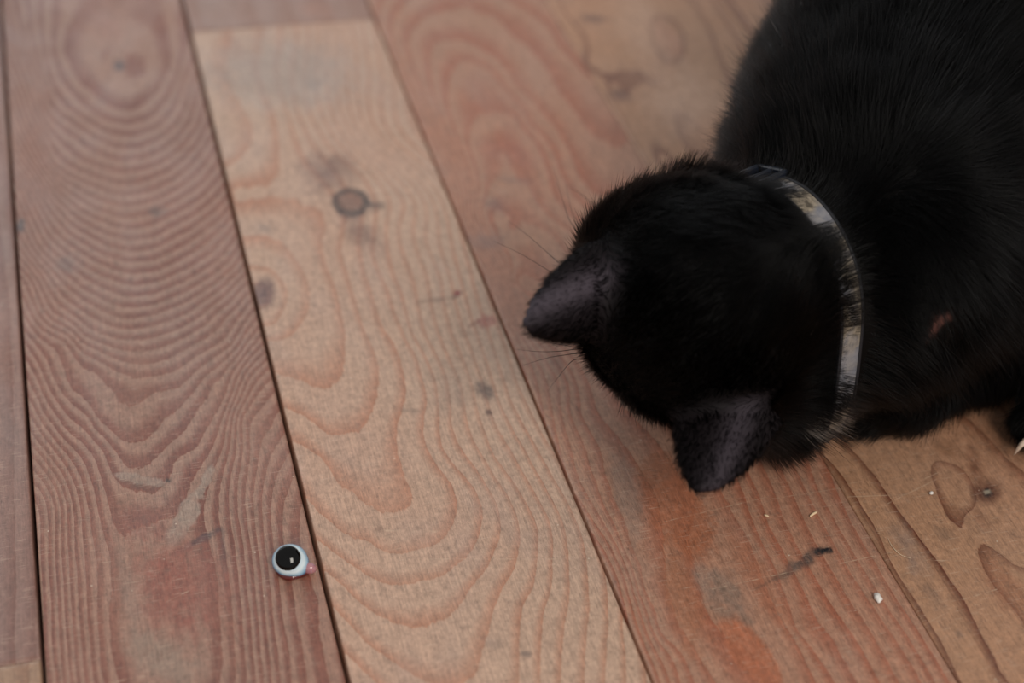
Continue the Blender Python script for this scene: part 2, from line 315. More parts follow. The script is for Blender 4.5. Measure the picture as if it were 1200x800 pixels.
MARKS = [
 ('C2', (138.3, 601.4), (8.1, -3.8), (-3.4, -12.5), (97, 61, 51), 0.85, 0.6, 0.25),
 ('C2', (138.3, 601.4), (7.8, -3.7), (-3.2, -11.2), (43, 35, 37), 0.95, 0.18, 0.08),
 ('C2', (138.5, 602.1), (5.5, -1.9), (-1.5, -7.7), (120, 88, 75), 1, 0.3, 0.05),
 ('C2', (148.0, 596.6), (4.8, -1.7), (-0.7, -3.8), (55, 43, 43), 0.8, 0.8, 0.2),
 ('C2', (133.5, 628.0), (9.3, -10.5), (-9.4, -16.0), (92, 63, 58), 0.75, 1, 0.4),
 ('C2', (138.7, 576.5), (5.7, -17.6), (-6.0, -5.1), (97, 67, 59), 0.65, 1, 0.4),
 ('C2', (93.5, 545.1), (4.4, -3.9), (-2.9, -10.8), (90, 62, 62), 0.9, 0.55, 0.15),
 ('C2', (163.5, 468.6), (1.3, -6.3), (-3.3, -1.3), (76, 66, 65), 0.75, 0.8, 0.5),
 ('C2', (174.6, 507.6), (3.5, -2.5), (-2.8, -4.4), (144, 61, 59), 0.6, 0.5, 0.5),
 ('C2', (168.8, 507.2), (3.4, 1.5), (0.0, -1.1), (111, 60, 52), 0.7, 0.6, 0.5),
 ('C2', (167.4, 528.6), (1.2, -0.9), (-0.8, -2.1), (126, 34, 38), 0.95, 0.4, 0.2),
 ('C2', (157.1, 525.7), (6.8, -0.4), (0.0, -1.7), (103, 78, 68), 0.6, 0.7, 0.6),
 ('C2', (165.5, 526.1), (1.3, -0.3), (-0.4, -1.6), (90, 69, 60), 0.7, 0.6, 0.4),
 ('C2', (161.7, 455.1), (1.4, -0.8), (-0.5, -1.8), (75, 53, 47), 0.8, 0.5, 0.4),
 ('C2', (110.8, 405.0), (2.5, -0.5), (-0.3, -1.6), (113, 84, 71), 0.5, 0.7, 0.4),
 ('C2', (144.6, 340.8), (1.5, -0.7), (-0.6, -1.3), (88, 78, 76), 0.75, 0.6, 0.4),
 ('C2', (135.1, 348.1), (2.7, -2.1), (-1.5, -2.5), (119, 105, 98), 0.4, 0.9, 0.5),
 ('C2', (138.9, 704.1), (3.2, -4.8), (-2.7, -6.0), (119, 105, 97), 0.5, 0.9, 0.4),
 ('C2', (102.1, 713.5), (3.2, -3.2), (-1.4, -4.7), (122, 109, 104), 0.5, 0.9, 0.4),
 ('C2', (100.0, 589.5), (4.5, -3.0), (-2.0, -4.1), (117, 103, 97), 0.5, 0.9, 0.5),
 ('C2', (132.5, 463.2), (3.4, -1.7), (-0.3, -1.4), (107, 92, 83), 0.5, 0.9, 0.5),
 ('C2', (179.6, 370.6), (0.2, -4.0), (-1.0, -0.5), (104, 84, 72), 0.6, 0.8, 0.5),
 ('C2', (151.3, 468.9), (4.9, -6.2), (-6.3, -13.4), (129, 112, 102), 0.35, 1, 0.6),
 ('C2', (108.5, 746.2), (2.7, -16.1), (-5.9, -0.5), (159, 113, 92), 0.55, 0.7, 0.3),
 ('C2', (127.0, 718.3), (39.8, -16.8), (-9.4, -35.4), (146, 136, 131), 0.6, 0.6, 0.3),  # bleached wood below the butt joint, greyed with painted window haze
 ('C2', (184.4, 669.4), (8.8, -47.2), (-16.8, -4.2), (159, 129, 112), 0.35, 1, 0.4),
 ('C1', (53.2, 741.3), (3.1, -0.6), (-0.6, -6.6), (75, 65, 68), 0.95, 0.7, 0.2),
 ('C1', (2.8, 612.8), (1.9, -1.8), (-0.6, -6.3), (60, 59, 64), 0.95, 0.6, 0.3),
 ('C1', (58.5, 611.6), (4.0, -2.9), (-1.5, -4.9), (88, 76, 73), 0.6, 0.8, 0.5),
 ('C1', (20.1, 581.0), (3.7, -5.6), (-2.9, -5.4), (91, 78, 75), 0.5, 0.9, 0.5),
 ('C1', (53.1, 413.6), (7.4, 3.6), (0.6, -1.8), (60, 57, 62), 0.9, 0.6, 0.6),
 ('C1', (44.8, 409.0), (2.9, 1.8), (0.4, -1.3), (69, 61, 61), 0.6, 0.8, 0.6),
 ('C1', (59.8, 406.7), (-0.7, -11.7), (-0.9, -0.2), (84, 70, 69), 0.6, 0.8, 0.6),
 ('C1', (45.7, 444.6), (1.1, -0.7), (-0.2, -1.3), (57, 49, 47), 0.9, 0.4, 0.3),
 ('C1', (36.4, 443.7), (6.8, -4.2), (-1.0, -1.5), (85, 68, 62), 0.5, 0.8, 0.6),
 ('C1', (48.6, 423.7), (7.2, 12.9), (2.4, -3.9), (148, 128, 115), 0.95, 0.2, 0.35),
 ('C1', (58.6, 443.0), (4.0, 8.9), (1.2, -2.1), (148, 128, 115), 0.95, 0.2, 0.3),
 ('C1', (36.7, 447.2), (9.2, -5.7), (-1.6, -1.9), (145, 126, 113), 0.75, 0.3, 0.4),
 ('C1', (35.8, 365.3), (8.2, -13.8), (-6.1, -4.2), (135, 115, 101), 0.75, 0.5, 0.5),
 ('C1', (28.1, 396.5), (1.7, -22.7), (-3.2, -0.4), (128, 109, 97), 0.45, 0.8, 0.5),
 ('C1', (48.3, 395.6), (7.3, -27.9), (-11.4, -5.0), (131, 76, 64), 0.7, 0.7, 0.4),
 ('C1', (33.5, 427.3), (9.0, -0.5), (0.2, -10.0), (127, 83, 72), 0.6, 0.6, 0.4),
 ('C1', (83.9, 403.1), (0.6, -6.6), (-2.3, -0.3), (87, 78, 82), 0.5, 0.9, 0.5),
 ('C1', (39.9, 393.7), (3.4, -23.1), (-9.3, -2.4), (131, 76, 63), 0.8, 0.6, 0.4),
 ('C1', (56.5, 374.8), (0.6, -25.1), (-4.0, -0.2), (138, 96, 80), 0.5, 0.9, 0.4),
 ('C1', (49.9, 778.0), (9.0, -1.8), (-0.9, -12.3), (155, 110, 99), 0.35, 0.8, 0.4),
 ('C1', (64.9, 514.3), (20.3, -15.1), (-10.0, -33.3), (141, 110, 96), 0.25, 1, 0.5),
 ('C3', (183.2, 504.0), (-1.1, -26.8), (-5.6, -1.0), (149, 102, 82), 0.5, 0.9, 0.4),
 ('C3', (196.3, 526.8), (1.5, -14.8), (-7.5, -1.8), (160, 108, 85), 0.5, 0.8, 0.3),
 ('C3', (222.9, 669.2), (5.4, -39.9), (-9.6, -5.9), (145, 101, 87), 0.35, 1, 0.4),
 ('C3', (215.3, 624.8), (8.1, -13.4), (-9.2, -5.3), (144, 95, 82), 0.35, 0.8, 0.4),
 ('C3', (209.9, 604.4), (10.1, -5.0), (-1.8, -2.4), (107, 90, 87), 0.4, 0.9, 0.5),
 ('C3', (187.5, 561.2), (9.4, -5.8), (-4.5, -6.5), (103, 88, 85), 0.5, 0.9, 0.5),
 ('C3', (197.6, 586.4), (3.6, -6.1), (-3.8, -3.1), (107, 92, 90), 0.5, 0.9, 0.5),
 ('C3', (193.4, 477.3), (0.3, -10.5), (-3.0, -1.4), (105, 71, 63), 0.5, 0.9, 0.5),
 ('C3', (212.2, 392.0), (-2.8, -28.4), (-11.1, 1.7), (151, 93, 66), 0.85, 0.3, 0.22),
 ('C3', (199.7, 352.2), (-3.2, -25.2), (-6.6, -0.7), (148, 97, 71), 0.75, 0.5, 0.3),
 ('C3', (211.6, 412.9), (8.5, 0.8), (-1.1, -6.9), (147, 97, 73), 0.7, 0.3, 0.3),
 ('C3', (212.6, 325.0), (2.0, -16.3), (-6.2, 0.0), (159, 97, 70), 0.95, 0.2, 0.2),
 ('C3', (213.3, 335.8), (0.3, -6.7), (-2.5, -0.6), (159, 97, 70), 0.95, 0.2, 0.2),
 ('C3', (226.7, 353.6), (0.7, -26.0), (-4.7, -1.2), (153, 99, 74), 0.6, 0.5, 0.3),
 ('C3', (213.1, 352.9), (3.5, -12.3), (-6.7, -2.3), (133, 113, 101), 0.75, 0.6, 0.6),
 ('C3', (213.9, 352.7), (3.0, -6.1), (-3.7, -2.2), (115, 94, 80), 0.5, 0.9, 0.8),
 ('C3', (211.8, 341.7), (4.6, -4.8), (-2.8, -1.5), (117, 96, 82), 0.5, 0.9, 0.8),
 ('C3', (251.0, 361.5), (2.4, 0.7), (-0.3, -2.0), (26, 27, 32), 1, 0.4, 0.4),
 ('C3', (254.1, 361.6), (1.3, -1.1), (-0.9, -1.4), (22, 23, 28), 1, 0.4, 0.35),
 ('C3', (245.4, 359.2), (4.9, 2.9), (0.5, -2.6), (67, 60, 59), 0.85, 0.6, 0.6),
 ('C3', (239.9, 356.8), (4.5, 2.2), (0.2, -2.4), (79, 72, 69), 0.75, 0.7, 0.6),
 ('C3', (233.2, 353.6), (4.2, 1.4), (0.3, -1.6), (85, 70, 62), 0.6, 0.8, 0.6),
 ('C3', (226.6, 351.3), (4.8, 1.6), (0.0, -0.8), (85, 65, 55), 0.6, 0.8, 0.6),
 ('C3', (197.1, 402.0), (-4.3, -24.4), (-5.1, -0.5), (139, 119, 107), 0.55, 0.6, 0.4),
 ('C3', (271.0, 371.9), (1.6, -17.1), (-5.9, -2.0), (130, 98, 85), 0.4, 0.9, 0.4),
 ('C4', (319.7, 375.3), (4.9, -2.5), (-4.1, -6.1), (81, 46, 36), 0.9, 0.6, 0.15),
 ('C4', (319.5, 374.9), (1.8, -0.9), (-1.6, -2.5), (49, 38, 41), 1, 0.3, 0.15),
 ('C4', (319.7, 375.3), (1.5, -0.6), (-1.0, -1.5), (29, 24, 24), 1, 0.15, 0.05),
 ('C4', (319.7, 375.3), (1.1, -0.4), (-0.7, -1.2), (144, 135, 120), 1, 0.2, 0.1),
 ('C4', (321.4, 387.6), (-3.6, -11.0), (-2.6, 1.5), (104, 65, 49), 0.7, 0.8, 0.3),
 ('C4', (311.9, 364.5), (-1.1, -8.3), (-3.1, -1.0), (120, 79, 59), 0.5, 0.9, 0.6),
 ('C4', (304.1, 331.4), (-2.3, -17.0), (-6.0, 3.8), (135, 87, 63), 0.6, 0.6, 0.3),
 ('C4', (334.7, 402.3), (5.8, -18.3), (-7.8, -5.8), (109, 73, 53), 0.6, 0.9, 0.3),  # dark brown beside the foreleg, the cat's cast shade painted in
 ('C4', (315.7, 399.5), (4.2, -3.7), (-3.8, -3.7), (119, 84, 61), 0.6, 0.9, 0.4),  # second soft patch of the cat's painted shade
 ('C4', (279.5, 335.3), (0.4, -7.8), (-2.6, -1.7), (113, 90, 76), 0.6, 0.9, 0.5),
 ('C4', (280.7, 357.0), (-0.7, -14.4), (-4.9, -1.3), (135, 115, 105), 0.6, 0.8, 0.5),
 ('C4', (280.0, 317.4), (0.5, -2.0), (-1.3, -0.8), (106, 86, 76), 0.6, 0.8, 0.5),
 ('C4', (295.2, 359.9), (1.9, -3.8), (-2.8, -1.9), (113, 92, 77), 0.5, 0.9, 0.5),
 ('C4', (288.4, 740.9), (7.5, -3.5), (-2.2, -4.3), (97, 69, 61), 0.85, 0.8, 0.3),
 ('C4', (278.6, 664.7), (5.4, -5.2), (-3.4, -6.6), (99, 69, 61), 0.85, 0.8, 0.3),
 ('C4', (314.6, 626.0), (8.0, -9.4), (-14.3, -16.6), (171, 121, 86), 0.75, 0.6, 0.3),
 ('C4', (318.6, 713.3), (-2.0, -21.0), (-6.1, 3.1), (161, 114, 94), 0.7, 0.45, 0.15),
 ('C4', (307.0, 651.4), (6.5, -32.8), (-21.6, -19.1), (195, 160, 138), 0.65, 0.9, 0.3),  # paler stretch of board, window brightness painted into its colour
 ('C4', (310.1, 724.2), (-6.7, -51.5), (-14.3, 3.0), (186, 154, 134), 0.5, 0.9, 0.3),  # same pale stretch further back, also brightened as if window-lit
 ('C0', (-6.0, 485.4), (3.6, -28.3), (-3.0, -1.2), (112, 96, 91), 0.4, 1, 0.4),
 ('C2T', (112.8, 778.9), (8.7, -11.1), (-5.9, -6.2), (149, 114, 100), 0.5, 0.9, 0.3),
 ('C2T', (153.5, 778.1), (8.7, -9.4), (-5.4, -6.5), (159, 116, 99), 0.6, 0.9, 0.3),
]
SCRATCHES = [
 ('C3', (190.6, 426.1), (214.9, 427.5)),
 ('C3', (204.2, 386.6), (244.1, 390.2)),
 ('C3', (210.4, 353.5), (240.7, 355.1)),
 ('C3', (243.7, 389.0), (278.4, 388.5)),
 ('C3', (255.7, 354.7), (269.8, 355.5)),
 ('C4', (268.6, 384.5), (299.8, 379.0)),
 ('C4', (269.8, 355.5), (281.4, 356.5)),
 ('C4', (283.1, 377.7), (306.2, 385.6)),
 ('C4', (300.0, 386.1), (308.4, 388.7)),
 ('C4', (269.8, 323.1), (280.4, 326.6)),
 ('C4', (287.8, 330.6), (300.8, 332.2)),
 ('C4', (285.4, 349.4), (297.8, 346.1)),
 ('C2', (112.1, 404.3), (130.6, 399.6)),
 ('C2', (113.2, 403.7), (129.6, 399.4)),
 ('C2', (123.6, 387.8), (165.8, 377.9)),
 ('C2', (105.0, 394.1), (116.5, 394.7)),
 ('C2', (136.6, 370.9), (143.9, 371.5)),
 ('C2', (150.0, 359.4), (157.6, 356.4)),
 ('C1', (39.4, 388.1), (47.8, 391.8)),
 ('C1', (19.4, 358.8), (30.0, 359.0)),
]
WHISKERS = [
  [(202.1, 478.2, 47.0), (202.7, 486.3, 50.0), (200.5, 493.6, 53.0), (201.1, 507.4, 56.0), (201.8, 520.5, 59.0)] ,
  [(204.4, 480.4, 47.0), (204.3, 491.6, 50.0), (203.0, 498.8, 53.0), (205.1, 515.5, 56.0)] ,
  [(197.5, 463.1, 47.0), (191.4, 469.7, 50.0), (183.3, 486.1, 53.0), (177.2, 493.6, 56.0)] ,
  [(195.3, 455.8, 47.0), (188.1, 463.6, 50.0), (178.6, 474.6, 53.0), (168.9, 482.1, 56.0)] ,
  [(216.5, 496.4, 47.0), (213.7, 504.0, 50.0), (209.4, 509.2, 53.0), (205.3, 509.5, 56.0)] ,
  [(188.7, 429.0, 47.0), (180.0, 423.2, 50.0), (169.7, 420.7, 53.0), (160.3, 420.3, 56.0)] ,
  [(188.2, 425.3, 47.0), (179.4, 421.0, 50.0), (170.8, 417.2, 53.0), (160.5, 411.6, 56.0)] ,
  [(188.1, 422.9, 47.0), (179.8, 417.7, 50.0), (172.6, 408.2, 53.0), (165.0, 397.3, 56.0)] ,
  [(188.8, 427.0, 47.0), (178.8, 426.3, 50.0), (169.4, 426.9, 53.0)] ,
]
HAIRS = [[(276.0, 362.3), (275.7, 358.2), (276.7, 353.9), (279.5, 351.2)]]
# ---------------------------------------------------------------- wood
# growth-ring phase traced along the grain of every plank (floor millimetres); interpolated by a thin-plate spline
def tps(points, vals, smooth=1e-4):
    P = np.asarray(points, float) * np.array([1.0, 0.5]) / 50.0
    n = len(P)
    d2 = ((P[:, None] - P[None]) ** 2).sum(-1)
    K = np.where(d2 > 0, 0.5 * d2 * np.log(np.maximum(d2, 1e-12)), 0) + smooth * np.eye(n)
    A = np.zeros((n + 3, n + 3))
    A[:n, :n] = K
    A[:n, n:] = np.c_[np.ones(n), P]
    A[n:, :n] = A[:n, n:].T
    w = np.linalg.solve(A, np.r_[np.asarray(vals, float), 0, 0, 0])

    def ev(Q):
        Q = np.asarray(Q, float) * np.array([1.0, 0.5]) / 50.0
        out = np.empty(len(Q))
        for s in range(0, len(Q), 20000):
            q = Q[s:s + 20000]
            d2 = ((q[:, None] - P[None]) ** 2).sum(-1)
            out[s:s + 20000] = (0.5 * d2 * np.log(np.maximum(d2, 1e-12))) @ w[:n] + np.c_[np.ones(len(q)), q] @ w[n:]
        return out
    return ev


def vnoise(x, y, seed):
    """smooth value noise on arrays"""
    r = np.random.default_rng(seed).random((64, 64))
    xi, yi = np.floor(x).astype(int), np.floor(y).astype(int)
    fx, fy = x - xi, y - yi
    fx, fy = fx * fx * (3 - 2 * fx), fy * fy * (3 - 2 * fy)
    g = lambda a, b: r[a % 64, b % 64]
    return (g(xi, yi) * (1 - fx) + g(xi + 1, yi) * fx) * (1 - fy) + (g(xi, yi + 1) * (1 - fx) + g(xi + 1, yi + 1) * fx) * fy - 0.5


def marks_on(code, X, Y):
    col = np.zeros((len(X), 4))
    for pl, c, a, b, rgb, al, so, rg in MARKS:
        if pl != code: continue
        dx, dy = X - c[0], Y - c[1]
        det = a[0] * b[1] - a[1] * b[0]
        s = (dx * b[1] - dy * b[0]) / det
        t = (a[0] * dy - a[1] * dx) / det
        r = np.sqrt(s * s + t * t)
        wob = vnoise(X / 2.2, Y / 4.5, 3) + 0.6 * vnoise(X / 0.9, Y / 1.8, 5)
        r = r + wob * rg * 1.3
        lo, hi = 1.0 - so, 1.0 + 0.35 * so + 0.02
        q = np.clip((hi - r) / (hi - lo), 0, 1)
        k = al * q * q * (3 - 2 * q)
        L = np.array(lin(rgb)[:3])
        na = k + col[:, 3] * (1 - k)
        m = na > 1e-6
        col[m, :3] = (L[None] * k[m, None] + col[m, :3] * (col[m, 3] * (1 - k[m]))[:, None]) / na[m, None]
        col[:, 3] = na
    return col


scratch_group = None


def scratch_node():
    global scratch_group
    if scratch_group: return scratch_group
    g = bpy.data.node_groups.new('scratch_line', 'ShaderNodeTree')
    for nm, ty in (('P', 'NodeSocketVector'), ('A', 'NodeSocketVector'), ('B', 'NodeSocketVector'), ('Width', 'NodeSocketFloat')):
        g.interface.new_socket(nm, in_out='INPUT', socket_type=ty)
    g.interface.new_socket('Mask', in_out='OUTPUT', socket_type='NodeSocketFloat')
    h = NT('', g)
    i, o = h.n('NodeGroupInput'), h.n('NodeGroupOutput')
    pa = h.vmath('SUBTRACT', i.outputs[0], i.outputs[1])
    ba = h.vmath('SUBTRACT', i.outputs[2], i.outputs[1])
    t = h.math('DIVIDE', h.vmath('DOT_PRODUCT', pa, ba), h.vmath('DOT_PRODUCT', ba, ba), clamp=True)
    d = h.vmath('LENGTH', h.vmath('SUBTRACT', pa, h.vmath('SCALE', ba, s=t)))
    m = h.map(h.math('DIVIDE', d, i.outputs[3]), 0.2, 1.0, 1.0, 0.0)
    g.links.new(m, o.inputs[0])
    scratch_group = g
    return g


def wood(name, early, late, code=None, band=(0.45, 0.9), strength=0.85, jitter=0.16, fibre=0.10, grey=0.25, greycol=(150, 128, 116), edge=0.975):
    m = NT(name)
    co = m.n('ShaderNodeTexCoord').outputs['Object']
    # slow wander along the grain and a ragged edge of every ring
    n1 = m.noise(m.scale(co, (120, 35, 0)), 1.0, 2.0)
    n2 = m.noise(m.scale(co, (900, 160, 0)), 1.0, 2.0)
    ph = m.attr('ring_phase').outputs['Fac']
    ph = m.math('ADD', ph, m.math('MULTIPLY', m.math('SUBTRACT', n1, 0.5), jitter * 2))
    ph = m.math('ADD', ph, m.math('MULTIPLY', m.math('SUBTRACT', n2, 0.5), jitter))
    t = m.math('FRACT', ph)
    lt = m.ramp(t, [(0.0, (0.12,) * 3), (0.04, (0, 0, 0)), (band[0], (0, 0, 0)), (band[1], (0.85,) * 3), (edge, (1,) * 3), (1.0, (0.12,) * 3)])
    lt = m.math('MULTIPLY', lt, m.map(m.noise(m.scale(co, (40, 12, 0)), 1.0, 2.0), 0.2, 0.7, 0.55, 1.0))
    c = m.mix(m.math('MULTIPLY', lt, strength, clamp=True), lin(early), lin(late))
    # worn grey patches
    gm = m.map(m.noise(m.scale(co, (30, 14, 0)), 1.0, 5.0, 0.65), 0.48, 0.75)
    c = m.mix(m.math('MULTIPLY', gm, grey), c, lin(greycol))
    # warm / cool drift
    w = m.noise(m.scale(co, (14, 7, 0)), 1.0, 3.0)
    c = m.mix(m.map(w, 0.3, 0.7, 0.0, 0.35), c, m.mix(0.5, c, lin((178, 118, 92)), 'MIX'))
    # traced knots, stains and wear, with window haze and cat shade painted in
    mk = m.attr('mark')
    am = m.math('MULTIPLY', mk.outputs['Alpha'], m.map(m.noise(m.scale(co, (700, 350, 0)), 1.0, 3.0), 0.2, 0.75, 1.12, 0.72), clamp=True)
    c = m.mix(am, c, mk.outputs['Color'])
    # fibres
    f1 = m.noise(m.scale(co, (1500, 70, 0)), 1.0, 3.0, 0.6)
    f2 = m.noise(m.scale(co, (2600, 600, 0)), 1.0, 2.0, 0.6)
    f3 = m.noise(m.scale(co, (420, 300, 0)), 1.0, 4.0, 0.7)
    fv = m.math('ADD', m.math('ADD', f1, m.math('MULTIPLY', f2, 0.8)), m.math('MULTIPLY', f3, 1.1))
    fv = m.map(fv, 0.95, 1.75, 1 - fibre * 1.5, 1 + fibre * 1.5, smooth=False)
    c = m.mix(1.0, c, m.n('ShaderNodeCombineColor').outputs[0] if False else fv, 'MULTIPLY')
    f4 = m.noise(m.vmath('MULTIPLY', m.vmath('ADD', co, m.vmath('SCALE', m.n('ShaderNodeTexNoise').outputs['Color'], s=0.0)), (150, 1900, 0)), 1.0, 2.0)
    c = m.mix(m.math('MULTIPLY', m.map(f4, 0.61, 0.70), 0.26), c, lin((214, 188, 166)))
    f5 = m.noise(m.scale(co, (240, 200, 0)), 1.0, 5.0, 0.75)
    c = m.mix(m.map(f5, 0.52, 0.70, 0.0, 0.34), c, lin((104, 84, 74)))
    c = m.mix(m.map(f5, 0.47, 0.28, 0.0, 0.18), c, lin((205, 178, 158)))
    # dark pores and pale dust specks
    pores = m.map(m.noise(m.scale(co, (1300, 420, 0)), 1.0, 1.0), 0.71, 0.80)
    c = m.mix(m.math('MULTIPLY', pores, 0.45), c, lin((64, 44, 38)))
    vor = m.n('ShaderNodeTexVoronoi', feature='F1')
    m.put(vor.inputs['Vector'], m.scale(co, (1, 1, 0)))
    vor.inputs['Scale'].default_value = 170
    sel = m.math('GREATER_THAN', m.n('ShaderNodeSeparateColor').outputs[0] if False else m.vmath('DOT_PRODUCT', vor.outputs['Color'], (1, 0, 0)), 0.80)
    sp = m.math('MULTIPLY', m.map(vor.outputs['Distance'], 0.03, 0.075, 1.0, 0.0), sel)
    c = m.mix(m.math('MULTIPLY', sp, 0.6), c, lin((222, 205, 185)))
    # fine hair-line scuffs from use
    sc = None
    for pl, a, b in SCRATCHES:
        if pl != code: continue
        gnode = m.n('ShaderNodeGroup', node_tree=scratch_node())
        wob = m.vmath('SCALE', m.vmath('SUBTRACT', m.n('ShaderNodeTexNoise').outputs['Color'], (0.5, 0.5, 0.5)), s=0.0)
        flat = m.vmath('MULTIPLY', co, (1, 1, 0))
        m.put(gnode.inputs[0], flat)
        gnode.inputs[1].default_value = (a[0] / 1000, a[1] / 1000, 0)
        gnode.inputs[2].default_value = (b[0] / 1000, b[1] / 1000, 0)
        gnode.inputs[3].default_value = 0.0003
        sc = gnode.outputs[0] if sc is None else m.math('MAXIMUM', sc, gnode.outputs[0])
    if sc is not None:
        sc = m.math('MULTIPLY', sc, m.map(m.noise(m.scale(co, (260, 260, 0)), 1.0, 2.0), 0.40, 0.66, 0.05, 0.55))
        c = m.mix(sc, c, lin((205, 178, 152)))
    m.put(m.bsdf.inputs['Base Color'], c)
    rg = m.map(m.noise(m.scale(co, (60, 30, 0)), 1.0, 4.0), 0.3, 0.7, 0.40, 0.54)
    m.put(m.bsdf.inputs['Roughness'], rg)
    m.bsdf.inputs['Specular IOR Level'].default_value = 0.5
    bump = m.n('ShaderNodeBump')
    bump.inputs['Strength'].default_value = 0.35
    bump.inputs['Distance'].default_value = 0.0004
    m.put(bump.inputs['Height'], m.math('ADD', m.math('MULTIPLY', lt, 0.6), m.math('MULTIPLY', m.math('ADD', f1, f2), 0.55)))
    m.put(m.bsdf.inputs['Normal'], bump.outputs[0])
    return m.mat


floor = empty('floor', (0, 0, 0), kind='structure')
TH = 0.020


def plank(xl, xr, y0, y1, mat, code, phase, fine=0.0009, slope_l=0.0, slope_r=0.0, tilt0=0.0, tilt1=0.0, lift=0.0):
    """one floorboard with eased edges; xl/xr at y = 0.32, slopes in m/m; tilt = slant of the sawn ends"""
    e = 0.00035
    nx = max(6, int((xr - xl) / fine)) if fine < 0.005 else 8
    us = np.r_[0.0, 0.0, 0.003, np.linspace(0.009, 0.991, nx), 0.997, 1.0, 1.0]
    zs = np.r_[-TH, -e * 1.3, -e * 0.35, np.zeros(nx), -e * 0.35, -e * 1.3, -TH]
    if fine < 0.005:
        a, b = max(y0, 0.30), min(y1, 0.85)
        mid = np.linspace(a, b, int((b - a) / fine))
        vy = np.r_[np.arange(y0, a - 0.02, 0.04), mid, np.arange(b + 0.04, y1, 0.04), y1]
    else:
        vy = np.linspace(y0, y1, 24)
    vy = np.unique(np.round(np.r_[y0, y0 + 0.0005, vy[(vy > y0 + 0.001) & (vy < y1 - 0.001)], y1 - 0.0005, y1], 6))
    vv = np.r_[vy[0], vy, vy[-1]]
    zz = np.zeros(len(vv)); zz[0] = zz[-1] = -TH; zz[1] = zz[-2] = -e
    U, V = np.meshgrid(us, vv)
    Z = np.minimum(np.tile(zs, (len(vv), 1)), zz[:, None]) + lift
    L = xl + slope_l * (V - 0.32)
    R = xr + slope_r * (V - 0.32)
    X = L + (R - L) * U
    end0 = np.clip(1 - (V - y0) / 0.05, 0, 1); end1 = np.clip(1 - (y1 - V) / 0.05, 0, 1)
    Y = V + (U - 0.5) * (tilt0 * end0 + tilt1 * end1)
    n_r, n_c = U.shape
    idx = np.arange(n_r * n_c).reshape(n_r, n_c)
    q = np.stack([idx[:-1, :-1], idx[:-1, 1:], idx[1:, 1:], idx[1:, :-1]], -1).reshape(-1, 4)
    verts = np.stack([X, Y, Z], -1).reshape(-1, 3)
    me = np_mesh('plank', verts, q, mat)
    mm = verts[:, :2] * 1000
    ph = phase(mm)
    at = me.attributes.new('ring_phase', 'FLOAT', 'POINT')
    at.data.foreach_set('value', ph.astype(np.float32))
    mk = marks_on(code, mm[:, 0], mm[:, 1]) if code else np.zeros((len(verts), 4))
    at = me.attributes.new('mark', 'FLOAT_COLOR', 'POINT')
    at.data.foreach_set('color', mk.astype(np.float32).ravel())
    o = bpy.data.objects.new('plank', me)
    COL.objects.link(o)
    o.parent = floor
    return o


def straight(x0, x1, n, seed=0, bow=0.0):
    def f(q):
        u = (q[:, 0] - x0) / (x1 - x0)
        return n * u + bow * np.sin(q[:, 1] / 170.0 + seed) + seed + 2.2 * vnoise(q[:, 0] / 60.0, q[:, 1] / 260.0, 21 + seed)
    return f


def traced(code):
    pts, val = [], []
    for ph, pl in TRACE[code]:
        for p in pl: pts.append(p); val.append(ph)
    # merge near-coincident samples
    P, V = np.array(pts), np.array(val)
    keep = []
    for k in range(len(P)):
        if all(np.hypot(*(P[k] - P[j])) > 1.2 for j in keep): keep.append(k)
    return tps(P[keep], V[keep], 2e-4)


W_C0 = wood('wood_mauve', (132, 104, 95), (106, 70, 61), 'C0', (0.3, 0.8), 0.8, 0.2, fibre=0.2)
W_C0B = wood('wood_tan_short', (150, 122, 100), (126, 90, 70), 'C0B', (0.4, 0.85), 0.8, 0.2, fibre=0.2)
W_C1 = wood('wood_red_brown', (142, 110, 95), (106, 56, 45), 'C1', (0.32, 0.62), 0.95, 0.22, grey=0.22, greycol=(122, 103, 94), fibre=0.28)
W_C2 = wood('wood_pale_pine', (177, 148, 128), (158, 100, 72), 'C2', (0.55, 0.97), 0.85, 0.13, grey=0.4, greycol=(158, 138, 128), fibre=0.28)
W_C2T = wood('wood_grey_pine', (142, 116, 106), (130, 94, 80), 'C2T', (0.4, 0.9), 0.8, 0.2, fibre=0.2)
W_C3 = wood('wood_orange_red', (157, 118, 97), (141, 76, 54), 'C3', (0.35, 0.8), 0.85, 0.2, grey=0.35, fibre=0.3)
W_C4 = wood('wood_tan_line', (161, 123, 96), (86, 38, 21), 'C4', (0.74, 0.96), 1.0, 0.07, grey=0.3, greycol=(152, 126, 110), edge=0.99, fibre=0.28)

p0, p1 = -0.4, 1.9
plank(0.0012, 0.0885, p0, p1, W_C1, 'C1', traced('C1'))
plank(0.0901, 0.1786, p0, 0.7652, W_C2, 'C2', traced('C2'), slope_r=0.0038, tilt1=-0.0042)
plank(0.0901, 0.1786, 0.7656, p1, W_C2T, 'C2T', straight(90, 180, 5, 3, 1.2), slope_r=0.0038, tilt0=-0.0042)
plank(0.1796, 0.27045, p0, p1, W_C3, 'C3', traced('C3'), slope_l=0.0038)
plank(0.27065, 0.3600, p0, p1, W_C4, 'C4', traced('C4'), lift=-0.0001)
plank(-0.0890, -0.0002, 0.3734, p1, W_C0, 'C0', straight(-89, 0, 15, 1, 0.6))
plank(-0.0890, -0.0002, p0, 0.3730, W_C0B, 'C0B', straight(-89, 0, 9, 2, 0.6))
plank(0.3606, 0.4500, p0, p1, W_C4, None, straight(360, 450, 6, 4, 1.0), fine=0.02)
